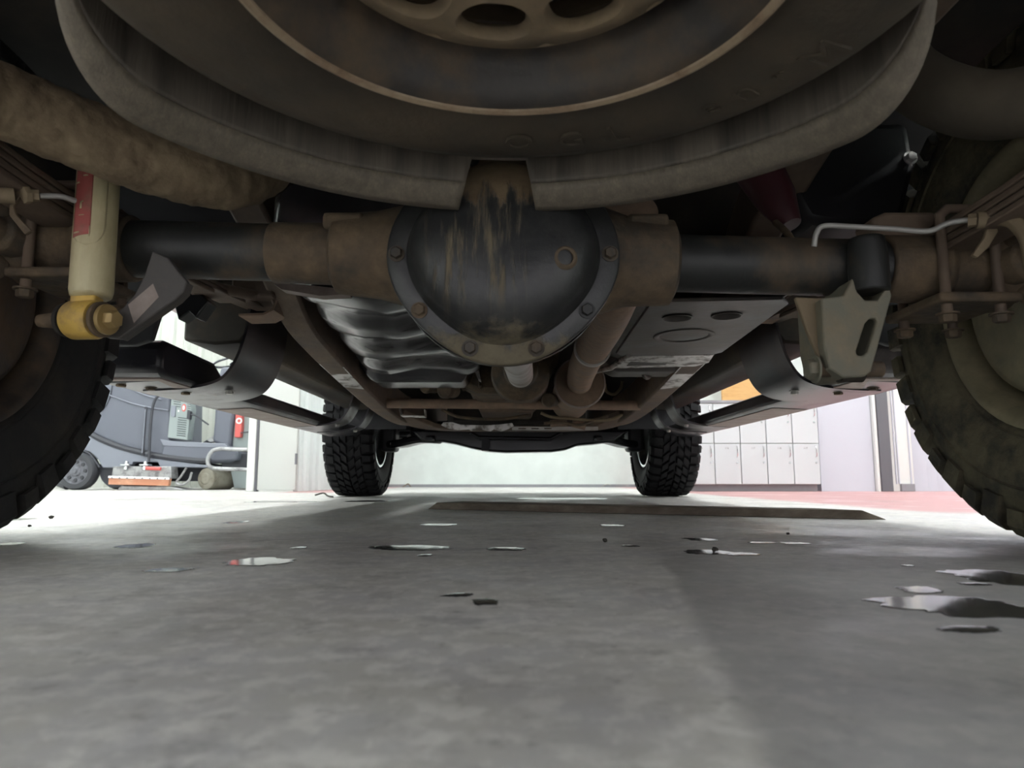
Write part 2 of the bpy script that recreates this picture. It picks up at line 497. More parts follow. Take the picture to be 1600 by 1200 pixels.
# left partition: corrugated metal return wall, post, flush beige door leaf
XC = at(463, 768, 5.82).x                     # corner of the return wall
def corrugated(p0, p1, height, n, depth, inward):
    """ribbed metal sheet from p0 to p1 (floor plan), ribs proud along 'inward'"""
    p0, p1, iw = Vector(p0), Vector(p1), Vector(inward)
    pts = []
    for i in range(n):
        for q, d in ((0, 0), (.55, 0), (.66, 1), (.88, 1)):
            pts.append(p0.lerp(p1, (i + q) / n) + iw * depth * d)
    pts.append(p1)
    back = [p1 - iw * .04, p0 - iw * .04]
    mb = MB(); poly = pts + back; mb.prism(poly, (0, 0, height)); return mb
struct('wall_partition', corrugated((XC, 5.86, 0), (XC, RY1, 0), RH, 16, .022, (1, 0, 0)), 'wall_panel_metal', 'ribbed white metal return wall left of the front tyre', smooth=0)
x397 = at(397, 768, 5.82).x; x385 = at(385, 768, 5.82).x
d1 = struct('door_1', MB().box((x397 + .02, 5.82, .012), (XC - .01, 5.86, 2.1)), 'door_beige', 'plain pale beige door leaf beside the floor scrubber', bevel=.003)
for zz in (.22, 1.0, 1.8):
    MB().box((XC - .02, 5.81, zz), (XC - .005, 5.83, zz + .09)).build('hinge', 'trim_dark', d1)
tr = struct('trim_1', MB().box((x385, 5.80, 0), (x397, 5.90, 2.3)), 'trim_white', 'white door post in front of the scrubber nose', bevel=.004)
MB().box((x397, 5.815, 0), (x397 + .018, 5.87, 2.2)).build('door_stop', 'trim_dark', tr)
struct('wall_over_door', MB().box((x385, 5.84, 2.15), (XC, 5.92, RH)), 'wall_white', 'white wall panel above the beige door', smooth=0)
struct('wall_alcove', corrugated((RX0, 8.3, 0), (XC, 8.3, 0), RH, 30, .03, (0, -1, 0)), 'wall_beige', 'ribbed pale wall behind the floor scrubber', smooth=0)

# right side: panel wall with dark frame, white post, siding
def xg(px, Y=5.9): return at(px, 768, Y).x
struct('wall_panel', MB().box((xg(1284), 5.90, 0), (xg(1368), 5.98, RH)), 'wall_cool', 'smooth pale lavender wall panel right of the lockers', smooth=0)
struct('trim_2', MB().box((xg(1369), 5.86, 0), (xg(1373), 5.97, RH)), 'trim_white', 'narrow white strip between panel and dark upright', smooth=0)
struct('trim_3', MB().box((xg(1374), 5.85, 0), (xg(1392), 5.97, RH)), 'trim_dark', 'dark grey vertical upright right of the lavender panel', bevel=.004)
t4 = struct('trim_4', MB().box((xg(1394), 5.88, 0), (xg(1428), 5.98, RH)), 'trim_white', 'white boxed post with a small grey foot', bevel=.004)
MB().box((xg(1405), 5.855, 0), (xg(1426), 5.885, .062)).build('post_foot', 'trim_grey', t4, bevel=.003)
for px in (1399, 1403, 1422):
    MB().box((xg(px), 5.868, .06), (xg(px) + .008, 5.885, RH)).build('post_bead', 'wall_cool', t4)
mb = MB()
struct('wall_siding', corrugated((xg(1428), 5.94, 0), (RX1, 5.94, 0), RH, 14, -.012, (0, -1, 0)), 'wall_cool', 'white siding wall with vertical grooves behind the right rear tyre', smooth=0)
struct('wall_locker_bay', MB().box((xg(1075), 6.50, 0), (xg(1284) + .03, 6.6, RH)), 'wall_white', 'white wall behind the lockers', smooth=0)

# ------------------------------------------------------------------ ceiling lights (real lamps of the workshop)
k = 0
for ly, row in ((-2.6, 'nearest the bay doorway'), (-.6, 'just behind the truck tail'), (2.4, 'level with the truck cab'), (5.0, 'ahead of the truck nose'), (7.4, 'nearest the far wall')):
    for lx, colm in ((-4.6, 'far left'), (-1.9, 'inner left'), (1.9, 'inner right'), (4.6, 'far right')):
        e = empty('ceiling_light', (lx, ly, RH))
        tag(e, 'white ceiling light with flat diffuser in the %s line, %s' % (colm, row), 'ceiling light', 'ceiling lights of the workshop')
        MB().box((lx - .17, ly - .66, RH - .07), (lx + .17, ly + .66, RH)).build('housing', 'trim_white', e, bevel=.006)
        MB().box((lx - .15, ly - .63, RH - .10), (lx + .15, ly + .63, RH - .06)).build('diffuser', 'lamp_diffuser', e, bevel=.006)

# ------------------------------------------------------------------ the truck
truck = empty('pickup_truck', (0, 2.6, 0))
tag(truck, 'muddy four wheel drive truck seen from underneath behind its rear axle', 'truck')
def grp(name, loc): return empty(name, loc, truck)

def tyre_builder(origin, axis, R=.40, W=.27, side_lugs=True, N=42, rows=True):
    """all terrain tyre; axis = +outward direction"""
    mb = MB(); o = Vector(origin); ax = Vector(axis).normalized(); h = W / 2; s = R / .40
    prof = [(.205, -.080), (.222, -.098), (.235, -.112), (.262, -.126), (.30, -.134), (.335, -.133), (.358, -.126), (.373, -.112), (.380, -.09)]
    prof = [(r * s, x * W / .27) for r, x in prof]
    prof = prof + [(r, -x) for r, x in reversed(prof)]
    mb.lathe(prof, o, ax, 84)
    # raised rings on the sidewalls
    for sg in (-1, 1):
        for rr in ((.243, .318) if rows else (.243,)):
            x = {.243: .1165, .318: .1345}[rr] * W / .27
            mb.lathe([(rr * s - .003, sg * (x - .002)), (rr * s, sg * (x + .0022)), (rr * s + .003, sg * (x - .002))], o, ax, 84)
    ref = Vector((0, 0, 1)) if abs(ax.z) < .9 else Vector((0, 1, 0))
    e1 = (ref - ax * ref.dot(ax)).normalized(); e2 = ax.cross(e1)
    rnd = random.Random(3)
    def block(sec, w0, w1, skew=0.0):
        """section polygon (x, r) swept over an angle"""
        n = len(sec); vs = []
        for w in (w0, (w0 + w1) / 2, w1):
            for (x, r) in sec:
                ww = w + skew * x
                vs.append(o + ax * x + (e1 * math.cos(ww) + e2 * math.sin(ww)) * r)
        fs = [tuple(range(n)), tuple(range(3 * n - 1, 2 * n - 1, -1))]
        for q in range(2):
            for i in range(n):
                j = (i + 1) % n
                fs.append((q * n + j, q * n + i, (q + 1) * n + i, (q + 1) * n + j))
        mb.add(vs, fs)
    st = 2 * PI / N
    for i in range(N if rows else 0):
        a = i * st
        for sg in (-1, 1):
            a2 = a + (st / 2 if sg > 0 else 0)
            lo = .338 if i % 2 else .352
            if side_lugs:
                sec = [(sg * .078, .374), (sg * .078, .398), (sg * .121, .394), (sg * .1375, .378), (sg * .1395, lo), (sg * .131, lo), (sg * .112, .372)]
            else:
                sec = [(sg * .078, .374), (sg * .078, .398), (sg * .118, .392), (sg * .124, .376), (sg * .112, .368)]
            sec = [(x * W / .27, r * s) for x, r in sec]
            block(sec, a2, a2 + st * (.72 if i % 2 else .62), .25)
            if rows:
                for x0, x1, off in ((.006, .036, .1), (.041, .072, .55)):
                    sec = [(sg * x0, .376), (sg * x0, .3995), (sg * x1, .3985), (sg * x1, .376)]
                    sec = [(x * W / .27, r * s) for x, r in sec]
                    block(sec, a2 + off * st, a2 + (off + .66) * st, sg * 2.2)
    return mb

# ---- body, underbody (blocks the lamps above and closes the view upward)
MB().prism([(-.89, y, z) for y, z in ((-.16, .86), (.2, .82), (1.5, .82), (1.8, .66), (3.4, .64), (3.7, .82), (5.05, .86), (5.05, 1.06), (3.9, 1.16),
            (3.2, 1.72), (2.6, 1.86), (1.0, 1.86), (-.02, 1.80), (-.17, 1.1))], (1.78, 0, 0)).build('body_core', 'underbody', truck)
def arch(yc, zc, r, a0, a1, n=12):
    return [(yc + r * math.cos(a0 + (a1 - a0) * i / n), zc + r * math.sin(a0 + (a1 - a0) * i / n)) for i in range(n + 1)]
side = ([(-.19, .62), (.46, .58)] + arch(1.03, .44, .53, PI - .28, .28) + [(1.64, .585), (3.62, .585)]
        + arch(4.2, .44, .53, PI - .28, .25) + [(4.95, .55), (5.12, .70), (5.10, 1.02), (3.95, 1.14), (3.25, 1.70), (2.6, 1.85), (1.0, 1.86), (-.04, 1.80), (-.21, 1.08)])
for s in (-1, 1):
    MB().prism([(s * .885, y, z) for y, z in side], (s * .115, 0, 0)).build('body_side', 'truck_paint', truck, bevel=.012)
    MB().prism([(s * 1.0005, y, z) for y, z in ((2.65, 1.18), (3.30, 1.18), (3.05, 1.60), (2.65, 1.72))], (s * .004, 0, 0)).build('door_window', 'glass_dark', truck)
    MB().prism([(s * 1.0005, y, z) for y, z in ((1.55, 1.18), (2.55, 1.18), (2.55, 1.73), (1.55, 1.74))], (s * .004, 0, 0)).build('door_window', 'glass_dark', truck)
    # wheel arch liners
    for yc, a0, a1 in ((4.2, -.15, PI + .12), (1.03, .42, PI * .62)):
        sec = arch(yc, .42, .485, a0, a1, 22)
        MB().sheet([(s * .56, y, z) for y, z in sec], (s * .33, 0, 0), .006).build('wheel_arch_liner', 'black_plastic', truck)
MB().box((-.95, -.30, .62), (.95, -.16, .83)).build('rear_bumper', 'black_plastic', truck, bevel=.03)
MB().box((-.98, 5.05, .44), (.98, 5.25, .80)).build('front_bumper', 'black_plastic', truck, bevel=.03)
# inner front bulkheads close the view beside the engine
for s in (-1, 1):
    MB().box((s * .40 if s > 0 else -.60, 3.62, .47), (.60 if s > 0 else -.40, 3.66, .80)).build('splash_panel', 'black_plastic', truck)
    MB().box((min(s * .36, s * .95), 4.72, .38), (max(s * .36, s * .95), 4.75, .85)).build('splash_panel', 'black_plastic', truck)

# ---- spare wheel slung flat below the tail
sw = grp('spare_wheel', (0, .48, .50))
SC = Vector((.0, .472, .607)); WS = .95
def ws(mb):
    mb.v = [tuple(SC + (Vector(p) - SC) * WS) for p in mb.v]; return mb
ws(tyre_builder(SC, (0, 0, -1), .40, .27, side_lugs=False, rows=False)).build('tyre', 'rubber_spare', sw, smooth=50)
ws(MB().lathe([(.218, .108), (.226, .128), (.2285, .1315), (.226, .134), (.220, .132), (.212, .120), (.206, .105), (.2, .085), (.193, .066), (.184, .056), (.176, .056), (.172, .07)],
           SC, (0, 0, -1), 96)).build('rim_flange', 'wheel_barrel', sw, solid=.002)
ws(MB().lathe([(.2215, .128), (.224, .1365), (.2285, .1385), (.233, .1365), (.234, .126)], SC, (0, 0, -1), 96, closed=True)).build('rim_lip', 'rim_edge', sw)
# disc with nine rounded windows, built sector by sector
def disc_with_holes(center, z_of_r, r0, r1, n, a_off, rc, hw, hh):
    mb = MB(); c = Vector(center); st = 2 * PI / n; M = 40
    for i in range(n):
        ac = a_off + i * st
        vs, fs = [], []
        A, B0, B1 = st / 2, rc - r0, r1 - rc
        for k in range(M):
            w = 2 * PI * k / M
            dx, dy = math.cos(w), math.sin(w)
            # hole (superellipse) in (angle*rc, r)
            q = (abs(dx / hw) ** 2.6 + abs(dy / hh) ** 2.6) ** (-1 / 2.6)
            bx = A * rc / abs(dx) if abs(dx) > 1e-9 else 1e9
            by = (B1 if dy > 0 else B0) / abs(dy) if abs(dy) > 1e-9 else 1e9
            t = min(bx, by)
            for f_, zz in ((q, .010), (q + .005, 0), (t, 0)):
                r = rc + dy * f_; an = ac + dx * f_ / rc
                vs.append((c.x + r * math.sin(an), c.y + r * math.cos(an), z_of_r(r) + zz))
        for k in range(M):
            l = (k + 1) % M
            for q in range(2):
                fs.append((k * 3 + q, l * 3 + q, l * 3 + q + 1, k * 3 + q + 1))
        mb.add(vs, fs)
    return mb
zr = lambda r: SC.z - .104 - .006 * math.cos((r - .06) / .11 * PI)
d = disc_with_holes((SC.x, SC.y, 0), zr, .055, .166, 9, math.radians(-8), .119, .031, .030)
d.lathe([(.166, 0), (.171, .004), (.174, .012), (.174, .05)], (SC.x, SC.y, zr(.166)), (0, 0, 1), 96)
ws(d).build('wheel_disc', 'wheel_steel', sw, solid=.004, smooth=60)
MB().lathe([(.0, .02), (.035, .02), (.05, 0), (.058, 0)], (SC.x, SC.y, zr(.055)), (0, 0, 1), 40).build('hub_plate', 'wheel_barrel', sw)
# raised sidewall lettering (reads from below, outlines worn)
def sidewall_letter(ch, ang, r, size, turn=0.0, lean=0.0):
    z = SC.z - .1275 + max(0.0, r - .322) * .22
    p = Vector((SC.x + r * math.sin(ang), SC.y + r * math.cos(ang), z))
    # local x along +tangent, local y outward-in, facing down
    tx = Vector((math.cos(ang), -math.sin(ang), 0)); ty = Vector((-math.sin(ang), -math.cos(ang), 0))
    tx, ty = tx * math.cos(turn) + ty * math.sin(turn), ty * math.cos(turn) - tx * math.sin(turn)
    nz = tx.cross(ty)
    mw = Matrix(((tx.x, ty.x, nz.x, p.x), (tx.y, ty.y, nz.y, p.y), (tx.z, ty.z, nz.z, p.z), (0, 0, 0, 1)))
    place_text('raised_letter', ch, size, 'rubber_spare', mw, sw, .0017)
for ch, px, py, sz in (('O', 811, 224, .042), ('G', 893, 220, .042), ('L', 965, 211, .046), ('e', 1108, 168, .042), ('n', 1162, 146, .046),
                       ('r', 1218, 120, .042), ('M', 1290, 86, .05)):
    dd = ray(px, py); w_ = Vector((0, 0, CAM_H)) + dd * ((SC.z - .128 - CAM_H) / dd.z)
    ang = math.atan2(w_.x - SC.x, w_.y - SC.y); rr = math.hypot(w_.x - SC.x, w_.y - SC.y)
    sidewall_letter(ch, ang, rr, sz)

# ---- curved sheet metal shield wrapped around the front of the spare
def shield(lip=False):
    C = Vector((0, .468, 0)); mb = MB()
    NA = 120; prof = []
    # (radius, z): from the top down to the flared lip
    base = [(.392, .70), (.392, .62), (.392, .575), (.392, .54), (.392, .507), (.3925, .492), (.393, .482), (.394, .4765), (.3995, .4675), (.4065, .460), (.4145, .4545), (.423, .451)]
    a_l, a_r = math.radians(-79), math.radians(74)
    def low(a):   # how far the lower corner is rounded away at the two ends (fraction of the profile kept)
        k = min((a - a_l) / math.radians(17), (a_r - a) / math.radians(17), 1.0)
        return math.sqrt(max(0.0, 1 - (1 - k) ** 2)) if k < 1 else 1.0
    nL, nR = math.radians(-7.6), math.radians(2.6)
    def grid(a0, a1, n, skew0=0.0, skew1=0.0, top=None, bot=None):
        vs, fs = [], []; P = base
        idx = list(range(len(P)))
        if bot is not None: idx = idx[:bot]
        if top is not None: idx = idx[top:]
        m_ = len(idx)
        for i in range(n + 1):
            u = i / n
            for j in idx:
                r, z = P[j]
                zz = max(0.0, (.507 - z) / .055)          # 0 at the top of the notch, 1 at the lip
                a = (a0 - skew0 * zz) * (1 - u) + (a1 + skew1 * zz) * u
                k = low(a)
                z2 = .575 + (z - .575) * k if z < .575 else z
                r2 = .392 + (r - .392) * k
                vs.append((C.x + r2 * math.sin(a), C.y + r2 * math.cos(a), z2))
        for i in range(n):
            for j in range(m_ - 1):
                fs.append((i * m_ + j, i * m_ + j + 1, (i + 1) * m_ + j + 1, (i + 1) * m_ + j))
        mb.add(vs, fs)
    if lip:
        grid(a_l, nL, 56, 0, -math.radians(1.9), top=7)
        grid(nR, a_r, 56, -math.radians(1.6), 0, top=7)
    else:
        grid(a_l, nL, 56, 0, -math.radians(1.9), bot=8)
        grid(nR, a_r, 56, -math.radians(1.6), 0, bot=8)
        grid(nL, nR, 8, bot=5)
    return mb
ssd = shield().build('spare_wheel_shield', 'shield_metal', truck, solid=.003, smooth=40)
shield(True).build('rolled_lip', 'shield_lip_lit', ssd, solid=.003, smooth=40)

# ---- tail pipes / bent tubes left and right
LP = MB().tube(smooth_path([at(-120, 128, .70), at(0, 158, .76), at(110, 203, .81), at(220, 246, .86), at(310, 272, .90), at(375, 276, .95), at(425, 240, 1.00), at(450, 150, 1.04)], 22),
          .0425, 56)
from mathutils import noise as mnoise
LP.v = [tuple(Vector(p) + mnoise.noise_vector(Vector(p) * 55) * .0022 + mnoise.noise_vector(Vector(p) * 120) * .0016) for p in LP.v]
LP.build('tail_pipe', 'pipe_mud', truck, smooth=80)
MB().tube(smooth_path([at(1380, 60, 1.08), at(1420, 118, 1.02), at(1480, 152, .96), at(1545, 165, .92), at(1620, 155, .88), at(1720, 120, .82)]),
          .046, 28).build('support_tube', 'pipe_dusty', truck, smooth=60)

# ---- rear axle
ra = grp('rear_axle', (0, 1.0, .40))
ZL, ZR = .437, .413
AY = 1.03
def axz(x): return .430 - .0275 * x
AX = Vector((1, 0, -.0275)).normalized()
def axp(x, y=1.0, dz=0): return Vector((x, y, axz(x) + dz))
def axle_lathe(prof, seg=40):  # (x, r) list
    return MB().lathe([(r, (x)) for x, r in prof], Vector((0, AY, .430)), AX, seg)
axle_lathe([(-.74, .0), (-.74, .043), (-.27, .043), (-.27, 0)]).build('axle_tube', 'axle_black', ra)
axle_lathe([(.20, .0), (.20, .043), (.60, .043), (.60, 0)]).build('axle_tube', 'axle_black', ra)
axle_lathe([(.555, .0), (.555, .050), (.64, .052), (.645, .046), (.74, .046), (.74, 0)]).build('tube_sleeve', 'cast_rust', ra, bevel=.004)
axle_lathe([(-.74, .0), (-.74, .046), (-.645, .046), (-.64, .052), (-.57, .050), (-.57, 0)]).build('tube_sleeve', 'cast_rust', ra, bevel=.004)
axle_lathe([(-.362, 0), (-.362, .0435), (-.358, .0455), (-.262, .0465), (-.26, .044), (-.26, 0)]).build('weld_band', 'cast_rust', ra)
DC = Vector((-.012, .955, .408))                     # centre of the cover flange
# cast bosses between tubes and centre
axle_lathe([(.245, 0), (.245, .050), (.238, .064), (.17, .068), (.12, .085), (.05, .12), (-.05, .12), (-.10, .10), (-.15, .078), (-.20, .066), (-.262, .060), (-.268, .05), (-.268, 0)], 40).build('differential_housing', 'cast_rust', ra, smooth=50)
MB().lathe([(0, -.33), (.042, -.33), (.047, -.29), (.055, -.24), (.09, -.17), (.125, -.10), (.146, -.04), (.153, -.015), (.153, 0)], DC, (0, -1, 0), 56).build('pinion_carrier', 'axle_black', ra, smooth=60)
# flanged, domed cover: slightly squared outline
def cover():
    mb = MB(); seg = 72
    prof = [(.155, .0), (.158, .004), (.158, .013), (.155, .016), (.131, .017), (.128, .021), (.124, .036), (.114, .051), (.097, .062), (.070, .069), (.036, .072), (0, .073)]
    vs, fs = [], []
    for k in range(seg):
        w = 2 * PI * k / seg
        q = 1 + .022 * math.cos(4 * w)
        for r, h in prof:
            x, z = math.sin(w) * r * q, math.cos(w) * r * q
            flat = max(0, (h - .03) / .053)
            vs.append((DC.x + x, DC.y - h + .006 * flat * (z / .1), DC.z + z * (1 if z > 0 else .96)))
    n = len(prof)
    for k in range(seg):
        l = (k + 1) % seg
        for i in range(n - 1):
            fs.append((k * n + i, k * n + i + 1, l * n + i + 1, l * n + i))
    mb.add(vs, fs); return mb
cover().build('differential_cover', 'cover_stained', ra, smooth=45)
for k in range(10):
    w = math.radians(18 + 36 * k)
    q = 1 + .022 * math.cos(4 * w)
    c = Vector((DC.x + math.sin(w) * .1440 * q, DC.y - .0165, DC.z + math.cos(w) * .1440 * q * (1 if math.cos(w) > 0 else .96)))
    MB().hexbolt(c, (0, -1, 0), .0085, .009).build('cover_bolt', 'axle_black' if k not in (4, 6) else 'cast_rust', ra)
fp = at(882, 404, .893)
MB().lathe([(.0165, -.012), (.0165, .004), (.0135, .007), (.0105, .007), (.0095, -.004), (0, -.004)], fp, (0.15, -1, 0), 24).build('fill_plug', 'cast_rust', ra)
# square corner lugs of the casting beside the flange
for px, py in ((540, 350), (1010, 352)):
    p = at(px, py, 1.0)
    MB().box((p.x - .03, .98, p.z - .012), (p.x + .03, 1.06, p.z + .012)).build('casting_lug', 'cast_rust', ra, bevel=.006)
# right hand: flange, spring seat, U bolts
axle_lathe([(.70, 0), (.70, .058), (.712, .062), (.735, .062), (.74, .055), (.74, 0)]).build('brake_flange', 'cast_rust', ra)
axle_lathe([(-.74, 0), (-.74, .055), (-.735, .062), (-.712, .062), (-.70, .058), (-.70, 0)]).build('brake_flange', 'cast_rust', ra)

# ---- leaf springs with U bolts and front hangers
for s in (-1, 1):
    ls = grp('leaf_spring', (s * .62, 1.0, .47))
    for i in range(4):
        half = .78 - .17 * i
        pts = []
        for k in range(13):
            u = -1 + 2 * k / 12
            y = 1.0 + (half if u > 0 else half * 1.1) * u
            pts.append((s * .655, y, axz(s * .655) + .052 - .0105 * i + .11 * (abs(y - 1.0) / .78) ** 2 * (.35 if y > 1 else 1.0)))
        MB().sweep_rect(pts, .062, .009).build('leaf', 'frame_brown', ls, bevel=.002)
    for yy in (.975, 1.085):
        xa, xb, zt, zb = s * .617, s * .693, axz(s * .655) + .075, axz(s * .655) - .085
        MB().tube([(xa, yy, zb), (xa, yy, zt - .01), (xa + s * .012, yy, zt), (xb - s * .012, yy, zt), (xb, yy, zt - .01), (xb, yy, zb)], .0075, 10).build('u_bolt', 'frame_brown', ls)
        for xx in (xa, xb):
            MB().hexbolt((xx, yy, zb + .006), (0, 0, -1), .0115, .013).build('nut', 'cast_rust', ls)
    z0 = axz(s * .655)
    MB().box((s * .655 - .058, .955, z0 - .066), (s * .655 + .058, 1.105, z0 - .052)).build('spring_plate', 'cast_rust', ls, bevel=.004)
    # front hanger: bent brown bracket
    hx = s * .615
    MB().sheet([(hx - s * .055, 1.66, .60), (hx - s * .052, 1.66, .535), (hx - s * .04, 1.66, .505), (hx - s * .015, 1.66, .492), (hx + s * .045, 1.66, .49)], (0, .09, 0), .006 * s).build('spring_hanger', 'exhaust_rust', ls, bevel=.001)
    MB().box((hx - .05, 1.62, .53), (hx + .05, 1.78, .66)).build('hanger_box', 'frame_brown', ls, bevel=.006)

# ---- left shock absorber
sh = grp('shock_absorber', at(142, 500, .93))
tp, bt = at(159, 205, .95), at(142, 466, .93)
dirv = (bt - tp).normalized(); Ln = (bt - tp).length
MB().lathe([(0, 0), (.0270, 0), (.0270, Ln - .010), (.0252, Ln - .003), (.021, Ln), (0, Ln)], tp, dirv, 40).build('shock_body', 'shock_cream', sh)
EY = at(133, 500, .93)
MB().lathe([(.017, -.021), (.0245, -.021), (.0265, -.017), (.0265, .017), (.0245, .021), (.017, .021)], EY, (1, -.25, -.04), 36, closed=True).build('lower_eye', 'yellow_paint', sh)
MB().lathe([(0, -.026), (.0175, -.026), (.0175, .026), (0, .026)], EY, (1, -.25, -.04), 28).build('bushing', 'rubber', sh)
MB().box((bt.x - .022, bt.y - .012, EY.z + .018), (bt.x + .012, bt.y + .012, bt.z + .004)).build('eye_neck', 'yellow_paint', sh, bevel=.004)
eax = Vector((1, -.25, -.04)).normalized()
for off, r, mt in ((.0275, .024, 'cast_rust'), (.036, .0205, 'gold_bolt'), (-.030, .023, 'rubber')):
    MB().lathe([(0, -.003), (r, -.003), (r, .003), (0, .003)], EY + eax * off, eax, 28).build('washer', mt, sh, bevel=.001)
MB().hexbolt(EY + eax * .039, eax, .0125, .013, False).build('bolt_head', 'gold_bolt', sh)
MB().tube([EY - eax * .028, EY - eax * .05, EY - eax * .075], [.011, .011, .009], 14).build('stud', 'cast_rust', sh)
# red label strip wrapped on the body, oval cream plate below it, worn marks
FACE = (Vector((0, 0, CAM_H)) - at(150, 330, .94)); FACE.z = 0; FACE.normalize()
def wrap_patch(name, mat, a0, a1, h0, h1, r, taper=0.0, n=14, tilt=0.0, rows=10):
    ax = dirv; e1 = FACE.copy(); e1 = (e1 - ax * e1.dot(ax)).normalized(); e2 = ax.cross(e1)
    vs, fs = [], []
    for j in range(rows + 1):
        for i in range(n + 1):
            v = j / rows; a = a0 + (a1 - a0) * i / n
            if taper:
                k = 1 - max(0, (v - (1 - taper)) / taper) ** 2
                k = math.sqrt(max(0, k)); am = (a0 + a1) / 2; a = am + (a - am) * k
            h = h0 + (h1 - h0) * v + tilt * (a - a0)
            vs.append(tp + ax * h + (e1 * math.cos(a) + e2 * math.sin(a)) * r)
    for j in range(rows):
        for i in range(n):
            fs.append((j * (n + 1) + i, j * (n + 1) + i + 1, (j + 1) * (n + 1) + i + 1, (j + 1) * (n + 1) + i))
    return MB().add(vs, fs).build(name, mat, sh, solid=.0006)
sgn = 1 if Vector((0, -1, 0)).cross(Vector((0, 0, 1))).x > 0 else -1
def hpx(py): return ((at(150, py, .94) - tp).dot(dirv))
def ang_of(px):   # screen x to angle on the cylinder around the camera facing side
    w = math.asin(max(-1, min(1, (px - 152.0) / 36.5)))
    e2 = dirv.cross(FACE)
    return w if e2.x > 0 else -w
wrap_patch('label_plate', 'shock_cream', ang_of(118), ang_of(168), hpx(232), hpx(398), .0277, taper=.22, rows=24)
wrap_patch('red_label', 'shock_red', ang_of(119.5), ang_of(144), hpx(236), hpx(384), .0283, tilt=.004)
for p0, p1, y0, y1 in ((129, 136, 287, 289), (120, 124, 297, 299), (127, 129.5, 329, 340), (129, 131.5, 328, 330), (121, 128, 376, 378), (142.5, 143.6, 368, 384), (126, 134, 350, 351)):
    wrap_patch('label_mark', 'shock_cream', ang_of(p0), ang_of(p1), hpx(y0), hpx(y1), .0289, n=3, rows=2)
MB().box((-.60, .93, .79), (-.50, 1.0, .84)).build('upper_mount', 'frame_brown', sh, bevel=.004)

# ---- left shock bracket: gusset plate from axle tube to shock bolt
lb = grp('shock_bracket', at(235, 460, .98))
MB().prism([at(x, y, .955) for x, y in ((226, 428), (238, 392), (262, 402), (292, 440), (286, 456), (274, 468), (186, 529), (164, 527), (164, 506), (174, 492), (192, 480), (210, 460))], (0, .012, 0)).build('gusset_plate', 'bracket_grey', lb, bevel=.002)
MB().prism([at(x, y, .966) for x, y in ((292, 440), (286, 456), (274, 468), (186, 529), (184, 525), (272, 464), (283, 453), (288, 440))], (0, .022, 0)).build('gusset_flange', 'bracket_grey', lb, bevel=.001)
MB().prism([at(x, y, .9545) for x, y in ((200, 476), (239, 443), (248, 464), (209, 505))], (0, .001, 0)).build('worn_tag', 'step_under', lb)

# ---- right shock bracket: cast box bracket with slot, open cup on top
rb = grp('shock_bracket', at(1325, 530, 1.0))
YB = .965
front = [(1283, 466), (1318, 462), (1333, 434), (1340, 456), (1352, 469), (1372, 469), (1381, 456), (1386, 431), (1394, 462), (1362, 580), (1352, 588), (1318, 590), (1296, 576), (1288, 540)]
o = MB().prism([at(x, y, YB) for x, y in front], (0, .085, 0)).build('bracket_body', 'bracket_cast', rb, bevel=.005)
slot = [(1352, 505), (1360, 497), (1369, 497), (1371, 503), (1356, 550), (1349, 556), (1340, 555), (1338, 549)]
cut(o, [MB().prism([at(x, y, YB) + Vector((0, -.05, 0)) for x, y in slot], (0, .2, 0)),
        MB().prism([at(x, y, YB) + Vector((0, .012, 0)) for x, y in ((1296, 480), (1384, 480), (1360, 566), (1300, 566))], (0, .2, 0))])
MB().prism([at(x, y, .985) for x, y in ((1243, 464), (1289, 466), (1291, 548), (1281, 560), (1262, 518))], (0, .01, 0)).build('bracket_leg', 'hose_tan', rb, bevel=.002)
bolt_p = at(1284, 577, .99)
MB().tube([bolt_p - Vector((.012, 0, 0)), bolt_p + Vector((.085, 0, 0))], .0115, 16).build('cross_bolt', 'cast_rust', rb)
MB().hexbolt(bolt_p - Vector((.008, 0, 0)), (-1, 0, 0), .015, .014).build('bolt_head', 'bracket_cast', rb)
MB().lathe([(0, -.016), (.019, -.016), (.019, .016), (0, .016)], bolt_p + Vector((.04, 0, 0)), (1, 0, 0), 24).build('bushing', 'rubber', rb)
MB().lathe([(.0, .05), (.024, .05), (.027, .02), (.027, -.03), (0, -.03)], at(1357, 425, .975), (0, 0, 1), 28).build('bump_cup', 'axle_black', rb, bevel=.003)

# ---- brake line and hose on the right, clip on the left
bl = grp('brake_line', at(1400, 357, .93))
MB().tube(smooth_path([at(1272, 385, .95), at(1276, 364, .945), at(1288, 353, .94), at(1330, 354, .935), at(1400, 358, .925), at(1450, 361, .92), at(1478, 350, .915), at(1500, 345, .91), at(1516, 344, .905)]), .0038, 10).build('steel_line', 'line_steel', bl)
MB().tube([at(1512, 345, .905), at(1526, 344, .90)], .009, 6).build('line_nut', 'hose_tan', bl)
MB().tube([at(1526, 344, .90), at(1545, 343, .895)], .0115, 16).build('line_block', 'hose_tan', bl)
MB().prism([at(x, y, .90) for x, y in ((1540, 322), (1552, 318), (1560, 362), (1546, 385), (1528, 402), (1520, 398), (1538, 372), (1545, 352))], (0, .006, 0)).build('hose_bracket', 'hose_tan', bl, bevel=.001)
MB().tube(smooth_path([at(1548, 342, .895), at(1575, 343, .88), at(1592, 354, .87), at(1606, 376, .86), at(1615, 420, .86)]), .0095, 14).build('brake_hose', 'hose_tan', bl)
